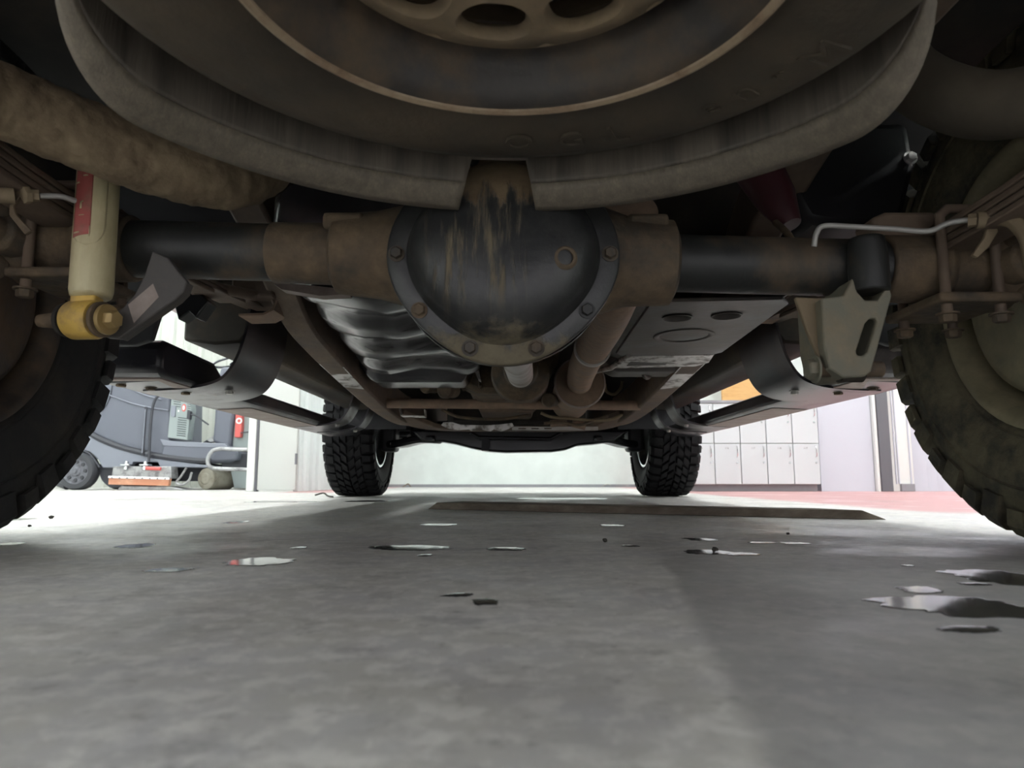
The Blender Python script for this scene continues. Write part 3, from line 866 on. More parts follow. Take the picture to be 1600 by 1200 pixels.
# fittings on the left
MB().tube(smooth_path([at(118, 314, .90), at(95, 307, .885), at(62, 306, .87)]), .0036, 10).build('steel_line', 'line_steel', bl)
MB().tube([at(62, 306, .87), at(46, 305, .865)], .0075, 6).build('line_nut', 'hose_tan', bl)
MB().tube([at(46, 305, .865), at(37, 305, .86)], .011, 6).build('line_block', 'hose_tan', bl)
MB().prism([at(x, y, .865) for x, y in ((24, 286), (34, 284), (32, 306), (20, 322), (24, 334), (48, 360), (38, 366), (14, 336), (14, 320), (22, 304))], (0, .006, 0)).build('hose_bracket', 'cast_rust', bl, bevel=.001)
MB().tube([at(22, 306, .86), at(-30, 304, .84)], .010, 14).build('brake_hose', 'hose_tan', bl)
# wheel cylinders / parking brake bits behind both drums
for s in (-1, 1):
    for dx, dz, r in ((.735, .03, .022), (.75, -.045, .018), (.725, -.005, .028)):
        c = Vector((s * dx, .96, axz(s * dx) + dz))
        MB().lathe([(0, -.03), (r, -.03), (r, .0), (r * .8, .006), (r * .8, .03), (0, .03)], c, (s * .3, -1, .1), 18).build('brake_fitting', 'cast_rust', ra, bevel=.002)

# ---- rear and front wheels
def wheel(name, cx, cy, s, tyre_mat, front=False):
    w = grp(name, (cx, cy, 0))
    c = Vector((cx, cy, .40)); ax = Vector((s, 0, 0))
    if front: tm = tyre_builder(c, ax)
    else: tm = tyre_builder(c, ax)
    tm.build('tyre', tyre_mat, w, smooth=35)
    rim = 'wheel_chrome' if front else ('wheel_muddy_lit' if s > 0 else 'wheel_barrel')  # rear pair: light painted into the right rim, shade into the left
    MB().lathe([(.206, -.085), (.216, -.105), (.228, -.112), (.230, -.116), (.224, -.118), (.214, -.112), (.205, -.095), (.196, -.06), (.192, .01), (.192, .05), (.12, .062), (.06, .055), (0, .055)],
               c, ax, 64).build('rim', rim, w, smooth=50)
    if front:
        MB().lathe([(0, -.045), (.06, -.045), (.065, -.03), (.15, -.03), (.155, -.025), (.155, .0), (.15, .005), (0, .005)], c, ax, 48).build('brake_disc', 'black_plastic', w)
    else:
        MB().lathe([(0, -.115), (.085, -.115), (.10, -.108), (.165, -.104), (.178, -.098), (.181, -.09), (.172, -.085), (.170, .03), (0, .03)], c, ax, 56).build('brake_drum', rim, w, smooth=45)
    return w
wheel('rear_wheel', -.935, AY, -1, 'rubber')
wheel('rear_wheel', .903, AY, 1, 'rubber_muddy')
wheel('front_wheel', -.895, 4.2, -1, 'rubber_wet', True)
wheel('front_wheel', .895, 4.2, 1, 'rubber_wet', True)

# ---- frame rails and cross members
for s in (-1, 1):
    path = smooth_path([(s * .52, .06, .74), (s * .52, .5, .74), (s * .52, 1.0, .75), (s * .53, 1.4, .68), (s * .555, 1.75, .57), (s * .56, 2.0, .53), (s * .56, 2.5, .485), (s * .55, 3.0, .445), (s * .52, 3.35, .425), (s * .50, 3.8, .45), (s * .46, 4.6, .50)], 5)
    MB().sweep_rect(path, .075, .13).build('frame_rail', 'frame_brown', truck, bevel=.008)
    # worn bare metal patch under the rail
    pz = lambda y: .53 - .065 - (y - 2.0) * .09
    MB().prism([(s * .527, 2.18, pz(2.18) - .0015), (s * .594, 2.14, pz(2.14) - .0015), (s * .592, 2.46, pz(2.46) - .0015), (s * .53, 2.50, pz(2.50) - .0015)], (0, 0, .004)).build('worn_patch', 'bare_steel', truck)
MB().tube([(-.53, 2.9, .412), (.53, 2.9, .402)], .0205, 18).build('cross_tube', 'exhaust_rust', truck)
MB().sweep_rect(smooth_path([(-.54, 3.18, .40), (-.44, 3.32, .362), (-.32, 3.38, .345), (0, 3.40, .342), (.34, 3.38, .343), (.45, 3.32, .36), (.54, 3.18, .40)], 5), .14, .022).build('transmission_crossmember', 'frame_brown', truck, bevel=.004)
# bright torn lower plate hanging at the crossmember
tp_ = [(-.33, .346), (-.30, .330), (-.26, .322), (-.2, .326), (-.19, .318), (-.15, .327), (-.10, .317), (-.085, .326), (-.05, .316), (-.02, .327), (.01, .342), (0, .356), (-.05, .350), (-.12, .345), (-.24, .348), (-.28, .36), (-.32, .36)]
MB().prism([(x + .05 - .05, 3.28, z + .004) for x, z in tp_], (0, .012, 0)).build('torn_plate', 'bare_steel', truck, bevel=.001)
o = MB().box((.0, 3.27, .326), (.40, 3.285, .342)).build('punched_strip', 'shaft_silver', truck)
cut(o, [MB().box((.03 + q * .06, 3.2, .330), (.065 + q * .06, 3.4, .337)) for q in range(3)])
MB().sheet([at(622, 636, 3.0), at(626, 650, 3.0), at(664, 651, 3.0), at(664, 640, 3.0)], (0, .06, 0), .004).build('hanging_bracket', 'bare_steel', truck)

# ---- fuel tank with stamped ribs
def tank():
    mb = MB(); NY, NX = 64, 40; vs, fs = [], []
    y0, y1 = 1.22, 2.42
    for j in range(NY + 1):
        v = j / NY; y = y0 + (y1 - y0) * v
        end = min(1, v / .06, (1 - v) / .05); e = math.sqrt(max(0, 1 - (1 - end) ** 2))
        xl = -.445 - .075 * v; xr = -.055 - .035 * v
        for i in range(NX):
            w = 2 * PI * i / NX
            c, s_ = math.cos(w), math.sin(w)
            ex = abs(c) ** .42 * (1 if c > 0 else -1); ez = abs(s_) ** .42 * (1 if s_ > 0 else -1)
            x = (xl + xr) / 2 + ex * (xr - xl) / 2 * (.86 + .14 * e)
            zc, zh = .565, .108
            z = zc + ez * zh * (.7 + .3 * e)
            if ez < 0:
                u = (x - xl) / (xr - xl)
                rib = math.sin(v * 2 * PI * 4.2 + .9 * u + 1.2 * math.sin(u * 5))
                rib = max(-.4, min(.75, rib * 1.4))
                z += .017 * rib * (-ez) + .012 * math.sin(u * 9 + v * 3) * (-ez) + .02 * (u - .3) ** 2
                x += .006 * rib * (1 - abs(ez))
            vs.append((x, y, z))
    for j in range(NY):
        for i in range(NX):
            l = (i + 1) % NX
            fs.append((j * NX + i, j * NX + l, (j + 1) * NX + l, (j + 1) * NX + i))
    fs.append(tuple(range(NX - 1, -1, -1))); fs.append(tuple(NY * NX + i for i in range(NX)))
    return mb.add(vs, fs)
ft = grp('fuel_tank', (-.27, 1.8, .45))
tank().build('tank_shell', 'tank_black', ft, smooth=70)
# lower pan beyond the tank
def pan(cx0, cx1, y0, y1, zb, depth, mat, name, parent):
    mb = MB(); NX, NY = 28, 16; vs, fs = [], []
    for j in range(NY + 1):
        for i in range(NX + 1):
            u, v = i / NX, j / NY
            k = min(1, u / .22, (1 - u) / .10, v / .18, (1 - v) / .25); k = k * k * (3 - 2 * k)
            vs.append((cx0 + (cx1 - cx0) * u, y0 + (y1 - y0) * v, zb + depth * (1 - k)))
    for j in range(NY):
        for i in range(NX):
            a = j * (NX + 1) + i; fs.append((a, a + 1, a + NX + 2, a + NX + 1))
    return mb.add(vs, fs).build(name, mat, parent, solid=.006, smooth=70)
pan(-.565, -.13, 2.36, 2.66, .437, .085, 'tank_black', 'lower_pan', ft)
MB().prism([at(738, 570, 2.5), at(747, 592, 2.5), at(751, 594, 2.5), at(746, 568, 2.5)], (0, .06, 0)).build('pan_tab', 'bare_steel', ft)
MB().prism([at(x, y, 1.30) for x, y in ((428, 444), (470, 444), (540, 452), (545, 460), (500, 462), (440, 452))], (0, .03, 0)).build('tank_lip', 'step_under', ft)

# ---- right skid plate with two holes and a pressed oval dish
sp = grp('skid_plate', (.43, 1.75, .46))
plate = [(.285, 1.40), (.545, 1.38), (.572, 1.42), (.60, 1.98), (.575, 2.03), (.33, 2.06), (.30, 2.0)]
o = MB().prism([(x, y, .458) for x, y in plate], (0, 0, .008)).build('plate', 'skid_steel', sp, bevel=.003)
cut(o, [MB().lathe([(0, -.05), (.031, -.05), (.031, .05), (0, .05)], (x, y, .46), (0, 0, 1), 32) for x, y in ((.368, 1.535), (.472, 1.515))])
for x, y in ((.368, 1.535), (.472, 1.515)):
    MB().lathe([(.031, .0), (.034, -.003), (.031, -.004), (.029, .0), (.029, .012), (.031, .012)], (x, y, .458), (0, 0, 1), 32, closed=True).build('hole_rim', 'skid_steel', sp)
dish = []
mbd = MB(); vs, fs = [], []
for k in range(40):
    w = 2 * PI * k / 40
    for r, z in ((1.0, .457), (.95, .4555), (.88, .4555), (.8, .458)):
        vs.append((.432 + .075 * r * math.cos(w), 1.74 + .085 * r * math.sin(w), z))
for k in range(40):
    l = (k + 1) % 40
    for i in range(3): fs.append((k * 4 + i, k * 4 + i + 1, l * 4 + i + 1, l * 4 + i))
mbd.add(vs, fs).build('pressed_oval', 'skid_steel', sp, solid=.001)
MB().sheet([(.30, 1.40, .463), (.262, 1.40, .475), (.236, 1.40, .50), (.226, 1.40, .60)], (0.03, .70, 0), .004).build('side_flange', 'skid_steel', sp, bevel=.001)
MB().sheet([(.545, 1.395, .463), (.566, 1.395, .475), (.572, 1.395, .56)], (0.028, .62, 0), .004).build('side_flange', 'skid_steel', sp, bevel=.001)
MB().prism([(.335, 2.04, .456), (.585, 2.01, .456), (.592, 2.09, .447), (.57, 2.16, .447), (.325, 2.20, .447), (.315, 2.12, .449)], (0, 0, .006)).build('front_lip', 'bare_steel', sp, bevel=.001)
MB().prism([(.36, 2.075, .4545), (.47, 2.06, .4545), (.47, 2.13, .4465), (.355, 2.15, .4465)], (0, 0, .002)).build('lip_recess', 'skid_steel', sp)
MB().tube([(.34, 2.02, .459), (.315, 2.2, .45), (.27, 2.28, .45)], .009, 10).build('edge_bead', 'bare_steel', sp)
pan(.27, .60, 2.2, 2.42, .447, .05, 'skid_steel', 'front_pan', sp)
MB().tube(smooth_path([at(1002, 568, 2.3), at(1006, 586, 2.32), at(1012, 590, 2.34), at(1020, 582, 2.36)]), .007, 10).build('pan_hook', 'skid_steel', sp)

# ---- drive shaft
ds = grp('drive_shaft', (0, 1.8, .40))
MB().lathe([(0, -.02), (.055, -.02), (.055, 0), (.048, .006), (.04, .03), (0, .03)], (DC.x, 1.295, .406), (0, 1, 0), 28).build('pinion_flange', 'cast_rust', ds)
a, b_ = Vector((-.005, 1.37, .404)), Vector((.028, 2.24, .428))
MB().tube([a, a.lerp(b_, .04), a.lerp(b_, .06), a.lerp(b_, .96), a.lerp(b_, .985), b_], [.022, .024, .0405, .0405, .035, .022], 32).build('shaft_tube', 'shaft_silver', ds)
MB().tube([b_, b_ + Vector((.005, .10, .01))], .03, 12).build('universal_joint', 'cast_rust', ds, bevel=.004)
MB().box((-.038, 1.32, .380), (.022, 1.38, .430)).build('universal_joint', 'cast_rust', ds, bevel=.006)

# ---- transfer case, gearbox, engine pan
gb = grp('gearbox', (0, 3.0, .5))
MB().lathe([(0, 0), (.055, 0), (.06, .06), (.10, .09), (.105, .16), (.085, .2), (.09, .3), (.0, .3)], (.03, 2.31, .465), (0, 1, .02), 32).build('output_housing', 'cast_rust', gb, bevel=.004)
MB().prism([(-.20, 2.62, z) if False else (x, 2.60, z) for x, z in ((-.26, .60), (-.22, .47), (-.13, .42), (.05, .415), (.12, .44), (.18, .55), (.16, .66), (-.2, .66))], (0, .22, 0)).build('transfer_case', 'cast_rust', gb, bevel=.02)
for q in range(5):
    MB().box((-.20 + q * .075, 2.585, .43 + abs(q - 2) * .012), (-.192 + q * .075, 2.84, .60)).build('case_rib', 'cast_rust', gb, bevel=.002)
for q in range(7):
    w = PI + PI * q / 6
    MB().hexbolt((-.04 + .155 * math.cos(w), 2.598, .55 + .125 * math.sin(w)), (0, -1, 0), .009, .01).build('case_bolt', 'cast_rust', gb)
MB().prism([(x, 2.82, z) for x, z in ((-.17, .64), (-.19, .48), (-.14, .415), (.10, .41), (.15, .47), (.15, .64))], (0, .55, 0)).build('transmission_case', 'frame_brown', gb, bevel=.02)
MB().prism([(x, 2.98, z) for x, z in ((-.15, .43), (-.14, .385), (.09, .38), (.105, .43))], (0, .36, 0)).build('transmission_pan', 'frame_brown', gb, bevel=.012)
MB().box((-.62, 3.35, .46), (.62, 3.60, .85)).build('bell_housing', 'underbody', gb, bevel=.03)
MB().box((-.33, 3.6, .37), (.38, 4.25, .85)).build('engine_sump', 'underbody', gb, bevel=.03)
for px, py, Y, r in ((700, 610, 2.7, .028), (735, 600, 2.75, .022), (860, 625, 2.7, .025), (670, 606, 2.75, .02)):
    c = at(px, py, Y)
    MB().lathe([(0, -.05), (r, -.05), (r * 1.2, -.03), (r, 0), (r, .08), (0, .08)], c, (.2, 1, .1), 16).build('sensor', 'cast_rust', gb, bevel=.002)
for pts in (((845, 645), (860, 651), (890, 654), (930, 657), (955, 655), (972, 648)), ((850, 662), (875, 660), (905, 664), (930, 656), (950, 650)), ((690, 640), (720, 652), (780, 655), (830, 648)), ((780, 618), (800, 606), (830, 596), (842, 588)), ((945, 600), (948, 612), (960, 616), (970, 606), (972, 596))):
    MB().tube(smooth_path([at(x, y, 3.05) for x, y in pts]), .0065, 8).build('wiring', 'hose_tan' if pts[0][0] in (845, 945) else 'cast_rust', gb)
MB().tube([at(860, 662, 3.1), at(886, 660, 3.1)], .016, 12).build('connector', 'exhaust_rust', gb)
MB().tube([at(894, 661, 3.1), at(915, 666, 3.1)], .018, 12).build('connector', 'exhaust_rust', gb)

# ---- exhaust: muffler with a flanged end plate, pipe coming back over the axle
ex = grp('exhaust', (.25, 2.6, .45))
mc = at(906, 598, 2.58)
MB().lathe([(0, .0), (.083, .0), (.089, -.004), (.0915, .0), (.0915, .012), (.087, .018), (.087, .60), (0, .62)], mc, (0.02, 1, .0), 56).build('muffler', 'exhaust_rust', ex, smooth=35)
MB().lathe([(.086, .004), (.090, -.006), (.095, -.004), (.0955, .008), (.092, .014)], mc, (0.02, 1, 0), 56, closed=True).build('muffler_rim', 'step_under', ex)
MB().tube(smooth_path([mc + Vector((0, .01, .004)), at(908, 584, 2.35), at(916, 562, 2.08), at(928, 540, 1.88), at(946, 505, 1.60), at(962, 460, 1.36), at(975, 400, 1.22), at(985, 330, 1.12)]), .046, 28).build('exhaust_pipe', 'exhaust_rust', ex, smooth=60)
MB().lathe([(.047, -.012), (.052, -.012), (.052, .012), (.047, .012)], at(926, 544, 1.92), (at(926, 544, 1.92) - at(946, 505, 1.60)).normalized(), 28, closed=True).build('pipe_clamp', 'shaft_silver', ex)

# ---- front suspension, dark against the far wall
fs_ = grp('front_suspension', (0, 4.1, .26))
MB().prism([at(x, y, 4.02) for x, y in ((640, 672), (985, 672), (960, 690), (928, 694), (903, 696), (884, 703), (862, 706), (790, 707), (760, 705), (735, 700), (712, 694), (690, 690), (660, 690))], (0, .16, 0)).build('front_crossmember', 'black_gloss', fs_, bevel=.012)
MB().tube([at(735, 676, 3.95), at(748, 684, 3.95), at(860, 686, 3.95), at(878, 676, 3.95)], .012, 10).build('skid_rail', 'black_gloss', fs_)
MB().box((at(752, 690, 3.94).x, 3.94, at(752, 704, 3.94).z), (at(764, 690, 3.94).x, 3.99, at(752, 682, 3.94).z)).build('drop_tab', 'black_plastic', fs_, bevel=.004)
for s in (-1, 1):
    A0 = at(800 + s * 110 + (12 if s > 0 else -5), 687, 4.05); B0 = Vector((s * .735, 4.18, .30))
    path = smooth_path([A0, A0.lerp(B0, .35) + Vector((0, 0, .012)), A0.lerp(B0, .7) + Vector((0, 0, 0)), B0], 6)
    MB().sweep_rect(path, .11, .045).build('lower_arm', 'black_gloss', fs_, bevel=.012)
    MB().tube([(s * .30, 4.3, .36), (s * .74, 4.28, .38)], .016, 12).build('tie_rod', 'black_plastic', fs_)
    MB().tube([(s * .28, 4.2, .42), (s * .74, 4.2, .41)], .028, 14).build('half_shaft', 'black_plastic', fs_)
    MB().box((min(s * .68, s * .77), 4.12, .26), (max(s * .68, s * .77), 4.28, .60)).build('knuckle', 'black_plastic', fs_, bevel=.02)
    MB().tube([(s * .56, 4.15, .34), (s * .50, 4.15, .80)], .045, 16).build('coil_strut', 'black_plastic', fs_)
    for q in range(3):
        MB().hexbolt(Vector((s * (.60 + .05 * q), 4.12, .345 - .02 * q)), (0, -1, 0), .011, .012).build('arm_bolt', 'line_steel', fs_)

# ---- sills and side steps
for s in (-1, 1):
    MB().prism([(s * x, 1.86, z) for x, z in ((.70, .64), (.705, .50), (.73, .464), (.80, .459), (.885, .470), (.885, .64))], (0, 1.82, 0)).build('sill', 'sill_brown', truck, bevel=.008)
    MB().box((min(s * .56, s * .72), 1.80, .60), (max(s * .56, s * .72), 3.6, .63)).build('floor_pan', 'sill_brown', truck)
    MB().prism([(s * x, 1.505, z) for x, z in ((.775, .80), (.768, .47), (.785, .40), (.82, .388), (1.0, .388), (1.0, .80))], (0, .018, 0)).build('mud_guard', 'black_plastic', truck, bevel=.004)
    st = grp('side_step', (s * .86, 2.7, .33))
    # tread body
    MB().prism([(s * x, 1.63, z) for x, z in ((.815, .338), (.83, .328), (.955, .322), (.972, .330), (.976, .350), (.965, .372), (.83, .380), (.815, .372))], (0, 2.10, 0)).build('step_board', 'step_black', st, bevel=.005)
    # raised end cap nearest the rear wheel
    MB().prism([(s * .795, y, z) for y, z in ((1.575, .345), (1.60, .332), (1.95, .330), (1.93, .375), (1.86, .410), (1.60, .418), (1.575, .405))], (s * .185, 0, 0)).build('end_cap', 'step_black', st, bevel=.012)
    MB().prism([(s * .81, 1.605, .3285), (s * .965, 1.605, .3265), (s * .965, 1.86, .3225), (s * .92, 1.95, .3225), (s * .81, 1.92, .3265)], (0, 0, .006)).build('end_plate', 'step_under', st, bevel=.001)
    for bx, by in ((.93, 1.66), (.895, 1.73), (.85, 1.82)):
        MB().hexbolt((s * bx, by, .3255), (0, 0, -1), .011, .008).build('plate_bolt', 'cast_rust', st)
    MB().prism([(s * x, 2.25, z) for x, z in ((.835, .3265), (.95, .3215), (.95, .3205), (.835, .3245))], (0, .85, 0)).build('under_strip', 'step_under', st)
    for yb, wd in ((1.76, .30), (3.00, .16), (3.36, .14)):
        prof = [(.665, .60), (.672, .50), (.685, .44), (.70, .40), (.722, .366), (.75, .347), (.80, .334), (.88, .3275), (.93, .326)]
        sp_ = smooth_path([(s * x, yb, z - .006) for x, z in prof], 4)
        MB().sheet(sp_, (0, wd, 0), .007 * s).build('step_bracket', 'step_black', st, smooth=50)
        MB().hexbolt((s * .76, yb + wd * .4, .336), (0, 0, -1), .010, .01).build('bracket_bolt', 'line_steel', st)

# ---- odds and ends above the axle
o = MB().prism([at(x, y, 1.28) for x, y in ((1236, 300), (1262, 236), (1300, 190), (1420, 190), (1432, 260), (1410, 350), (1300, 352), (1262, 345))], (0, .12, 0)).build('plastic_shroud', 'black_plastic', truck, bevel=.015)
MB().hexbolt(at(1422, 247, 1.28), (0, -1, 0), .010, .01).build('shroud_bolt', 'bare_steel', truck)
MB().tube([at(1170, 240, 1.22), at(1212, 310, 1.18), at(1236, 352, 1.16)], [.045, .035, .018], 16).build('bump_stop', 'maroon_rubber', truck)
MB().tube(smooth_path([at(1212, 348, 1.15), at(1226, 360, 1.12), at(1236, 374, 1.08), at(1246, 396, 1.05)]), .006, 10).build('breather_hose', 'cast_rust', truck)
MB().prism([at(x, y, 1.02) for x, y in ((1362, 340), (1385, 330), (1462, 330), (1466, 352), (1440, 372), (1400, 372), (1372, 365))], (0, .06, 0)).build('spring_seat', 'frame_brown', truck, bevel=.006)
MB().prism([at(x, y, 1.5) for x, y in ((268, 462), (300, 440), (326, 470), (306, 498), (296, 486), (278, 500))], (0, .05, 0)).build('mud_flap_stay', 'black_gloss', truck, bevel=.004)
MB().tube([at(300, 452, 1.45), at(340, 450, 1.5), at(400, 462, 1.55)], .012, 10).build('tank_hose', 'frame_brown', truck)

# ------------------------------------------------------------------ ride-on floor scrubber in the alcove
SY = 6.75
sc = empty('floor_scrubber', (at(240, 766, SY).x, SY + .4, 0))
tag(sc, 'grey ride-on floor scrubber parked in front of the ribbed pale wall', 'floor scrubber')
def S(px, py, dy=0.0): return at(px, py, SY) + Vector((0, dy, 0))
def sprism(name, poly, y0, depth, mat, parent=sc, bevel=.02, smoothed=False):
    pts = [at(x, y, SY) for x, y in poly]
    if smoothed: pts = smooth_path(pts + [pts[0]], 4)[:-1]
    return MB().prism([p + Vector((0, y0, 0)) for p in pts], (0, depth, 0)).build(name, mat, parent, bevel=bevel, bseg=3)
tb = sprism('tank_body', [(112, 700), (118, 676), (132, 640), (146, 600), (156, 572), (168, 558), (200, 562), (240, 574), (264, 586), (274, 600), (264, 612), (262, 690), (300, 692), (352, 694), (362, 700), (362, 722), (330, 724), (240, 714), (180, 696), (140, 680), (128, 690)], .03, .74, 'scrub_body', bevel=.03)
# seams and raised seam lips of the moulded tank
def sline(name, pts, r, mat, parent, y0=.022, n=6):
    return MB().tube(smooth_path([S(x, y, y0) for x, y in pts], n), r, 8).build(name, mat, parent)
sline('seam', [(143, 642), (152, 642), (160, 638), (169, 622), (176, 592), (186, 591), (200, 591)], .0045, 'scrub_dark', tb)
sline('seam', [(196, 574), (200, 590), (212, 603), (235, 606), (272, 609)], .005, 'scrub_dark', tb)
sline('moulded_edge', [(160, 613), (180, 621), (205, 630), (230, 636), (262, 641)], .007, 'scrub_light', tb)
sline('moulded_edge', [(174, 575), (184, 590), (200, 604), (222, 616), (250, 624)], .006, 'scrub_light', tb)
sline('handle_recess', [(208, 595), (225, 600), (250, 601), (270, 600)], .022, 'scrub_body', tb, .01)
# lighter skirt with a dark band above it
sk = sprism('lower_skirt', [(101, 716), (108, 706), (122, 690), (130, 672), (150, 686), (190, 702), (240, 716), (300, 724), (334, 728), (330, 731), (250, 730), (246, 722), (208, 722), (204, 731), (160, 731), (152, 716), (140, 706), (126, 702), (112, 706)], .0, .80, 'scrub_light', bevel=.012)
sline('black_band', [(128, 668), (150, 683), (180, 696), (215, 706), (250, 713), (300, 719), (330, 720)], .030, 'scrub_dark', sc, .012)
sline('arch_edge', [(100, 716), (108, 707), (122, 704), (138, 708), (150, 722), (156, 731)], .010, 'scrub_dark', sc, .0)
# grab rod and squeegee hose on the flank
sline('grab_rod', [(230, 636), (228, 660), (224.5, 712)], .013, 'scrub_dark', sc, -.02, 3)
MB().tube([S(229.8, 640, -.032), S(224.8, 708, -.032)], .006, 8).build('rod_highlight', 'scrub_light', sc)
sline('vacuum_hose', [(278, 618), (262, 616), (250, 621), (243, 636), (239, 670), (236.5, 722)], .013, 'scrub_dark', sc, -.05)
# rear wheel
wc = S(123, 736, .02); R_w = abs(S(123, 736).z - 0)
rw = empty('rear_wheel', wc, sc)
MB().lathe([(R_w * .70, -.02), (R_w * .93, -.02), (R_w, 0), (R_w, .09), (R_w * .93, .11), (R_w * .7, .11)], wc - Vector((0, .06, 0)), (0, 1, 0), 48, closed=True).build('tyre', 'scrub_tyre', rw)
MB().lathe([(R_w * .72, -.012), (R_w * .62, .004), (R_w * .30, .0), (R_w * .24, -.015), (R_w * .14, -.018), (R_w * .10, -.03), (0, -.03)], wc - Vector((0, .06, 0)), (0, 1, 0), 48).build('wheel_disc', 'scrub_rim', rw)
for q in range(8):
    w = 2 * PI * q / 8
    c = wc + Vector((math.cos(w) * R_w * .48, -.062, math.sin(w) * R_w * .48))
    MB().lathe([(0, -.006), (.016, -.006), (.018, .004)], c, (0, 1, 0), 12).build('disc_boss', 'scrub_tyre', rw)
# second wheel deeper under the machine
wc2 = Vector((S(170, 740).x, SY + .62, R_w))
MB().lathe([(0, -.05), (R_w * .95, -.05), (R_w, -.03), (R_w, .05), (0, .05)], wc2, (0, 1, 0), 40).build('inner_wheel', 'scrub_dark', sc)
wc3 = Vector((S(178, 740).x, SY + .35, .19))
MB().lathe([(0, -.3), (.17, -.3), (.185, -.26), (.185, .3), (0, .3)], wc3, (0, 1, 0), 40).build('brush_drum', 'scrub_dark', sc)
sprism('chassis', [(118, 724), (330, 728), (330, 745), (300, 752), (160, 752), (150, 740)], .18, .5, 'scrub_dark', bevel=.01)
# side deck with copper squeegee and red knob
dk = empty('side_deck', S(228, 745, -.05), sc)
sprism('deck_plate', [(186, 729), (275, 729), (276, 748), (183, 746)], -.10, .14, 'scrub_metal', dk, .006)
sprism('squeegee', [(182, 746), (275, 748), (273, 759), (181, 757)], -.13, .05, 'scrub_copper', dk, .004)
sprism('squeegee_strip', [(182, 743.5), (275, 746), (275, 749.5), (182, 747)], -.14, .02, 'scrub_white', dk, .002)
sprism('floor_lip', [(198, 759), (272, 760), (300, 765), (192, 765)], -.10, .20, 'scrub_metal', dk, .004)
MB().tube([S(239, 732, -.13), S(262, 733, -.13)], .017, 14).build('red_knob', 'scrub_red', dk, bevel=.004)
for px in (207, 236): 
    MB().tube([S(px, 735, -.12), S(px, 722, -.10)], [.022, .016], 12).build('clamp', 'chrome', dk)
    MB().box(tuple(S(px - 7, 728, -.14)), tuple(S(px + 7, 725.5, -.06))).build('clamp_bar', 'chrome', dk, bevel=.003)
for q in range(8):
    MB().hexbolt(S(188 + q * 11.6, 746.6 + q * .2, -.141), (0, -1, 0), .006, .006).build('strip_screw', 'scrub_metal', dk)
# front drive drum
dc = S(322, 748, .0); Rd = dc.z
MB().lathe([(0, -.02), (Rd * .45, -.02), (Rd * .55, -.01), (Rd * .62, -.012), (Rd * .95, .0), (Rd, .02), (Rd, .30), (0, .30)], dc, (.35, 1, 0), 44).build('drive_drum', 'drum_tan', sc, bevel=.004)
sline('brush_hose', [(296, 731), (287, 745), (280, 754), (290, 757), (300, 750), (304, 738)], .011, 'scrub_metal', sc, -.06)
# foot platform, pedals
sprism('foot_platform', [(250, 686), (268, 689), (352, 693), (358, 700), (300, 699), (255, 697)], -.005, .77, 'scrub_light', bevel=.008)
sprism('platform_side', [(255, 692), (362, 698), (372, 706), (370, 719), (330, 722), (250, 714)], .0, .76, 'scrub_body', bevel=.02)
pd = empty('pedal', S(325, 688, .2), sc)
MB().prism([S(306, 690, .15), S(338, 669, .15), S(341, 670, .15), S(311, 691, .15)], (0, .12, 0)).build('pedal_plate', 'scrub_dark', pd, bevel=.004)
MB().prism([S(313, 686, .14), S(328, 676, .14), S(332, 688, .14), S(318, 690, .14)], (0, .10, 0)).build('pedal_hinge', 'scrub_metal', pd, bevel=.004)
MB().lathe([(0, -.02), (.03, -.02), (.03, .02), (0, .02)], S(334, 684, .13), (0, 1, 0), 18).build('pedal_roller', 'scrub_white', pd)
# louvred grey-green control panel
cp = empty('control_panel', S(282, 650, .05), sc)
sprism('panel_box', [(269, 622), (298, 627), (300, 640), (297, 660), (294, 688), (263, 684)], -.02, .12, 'scrub_panel', cp, .008)
sprism('panel_top', [(273, 605), (296, 611), (301, 619), (299, 628), (268, 621)], .02, .12, 'scrub_panel', cp, .01)
for q in range(9):
    y0 = 652 + q * 3.45; x0 = 280 - q * .28
    sprism('louvre', [(x0, y0), (x0 + 13.5, y0 + 1.6), (x0 + 13.5, y0 + 2.8), (x0, y0 + 1.2)], -.0225, .01, 'scrub_slot', cp, 0)
for q in range(3):
    y0 = 627 + q * 3.6
    sprism('louvre', [(273, y0), (284, y0 + 1.6), (284, y0 + 2.7), (273, y0 + 1.1)], -.0225, .01, 'scrub_slot', cp, 0)
for q in range(4):
    y0 = 631 + q * 3.2
    sprism('louvre', [(294, y0), (299, y0 + .9), (299, y0 + 1.9), (294, y0 + 1.0)], -.0225, .01, 'scrub_slot', cp, 0)
sprism('latch', [(270, 634), (277, 635), (276, 652), (269, 651)], -.035, .02, 'scrub_light', cp, .004)
e_ = S(289, 637.5, -.0235)
mbo = MB(); ring = [(e_ + Vector((.020 * math.cos(w), 0, .036 * math.sin(w)))) for w in [2 * PI * k / 28 for k in range(28)]]
mbo.prism(ring, (0, .004, 0)).build('badge', 'scrub_red', cp)
MB().prism([e_ + Vector((.011 * math.cos(w) - .001, -.002, .022 * math.sin(w))) for w in [2 * PI * k / 20 for k in range(20)]], (0, .003, 0)).build('badge_mark', 'scrub_white', cp)
sprism('plug', [(296, 642), (301, 643), (300, 656), (295, 655)], -.05, .05, 'scrub_dark', cp, .006)
sline('charger_cable', [(300, 648), (308, 650), (318, 657), (328, 664)], .008, 'scrub_dark', sc, -.03)
MB().box(tuple(S(280, 644, -.03)), tuple(S(282, 641, -.02))).build('switch', 'scrub_white', cp)
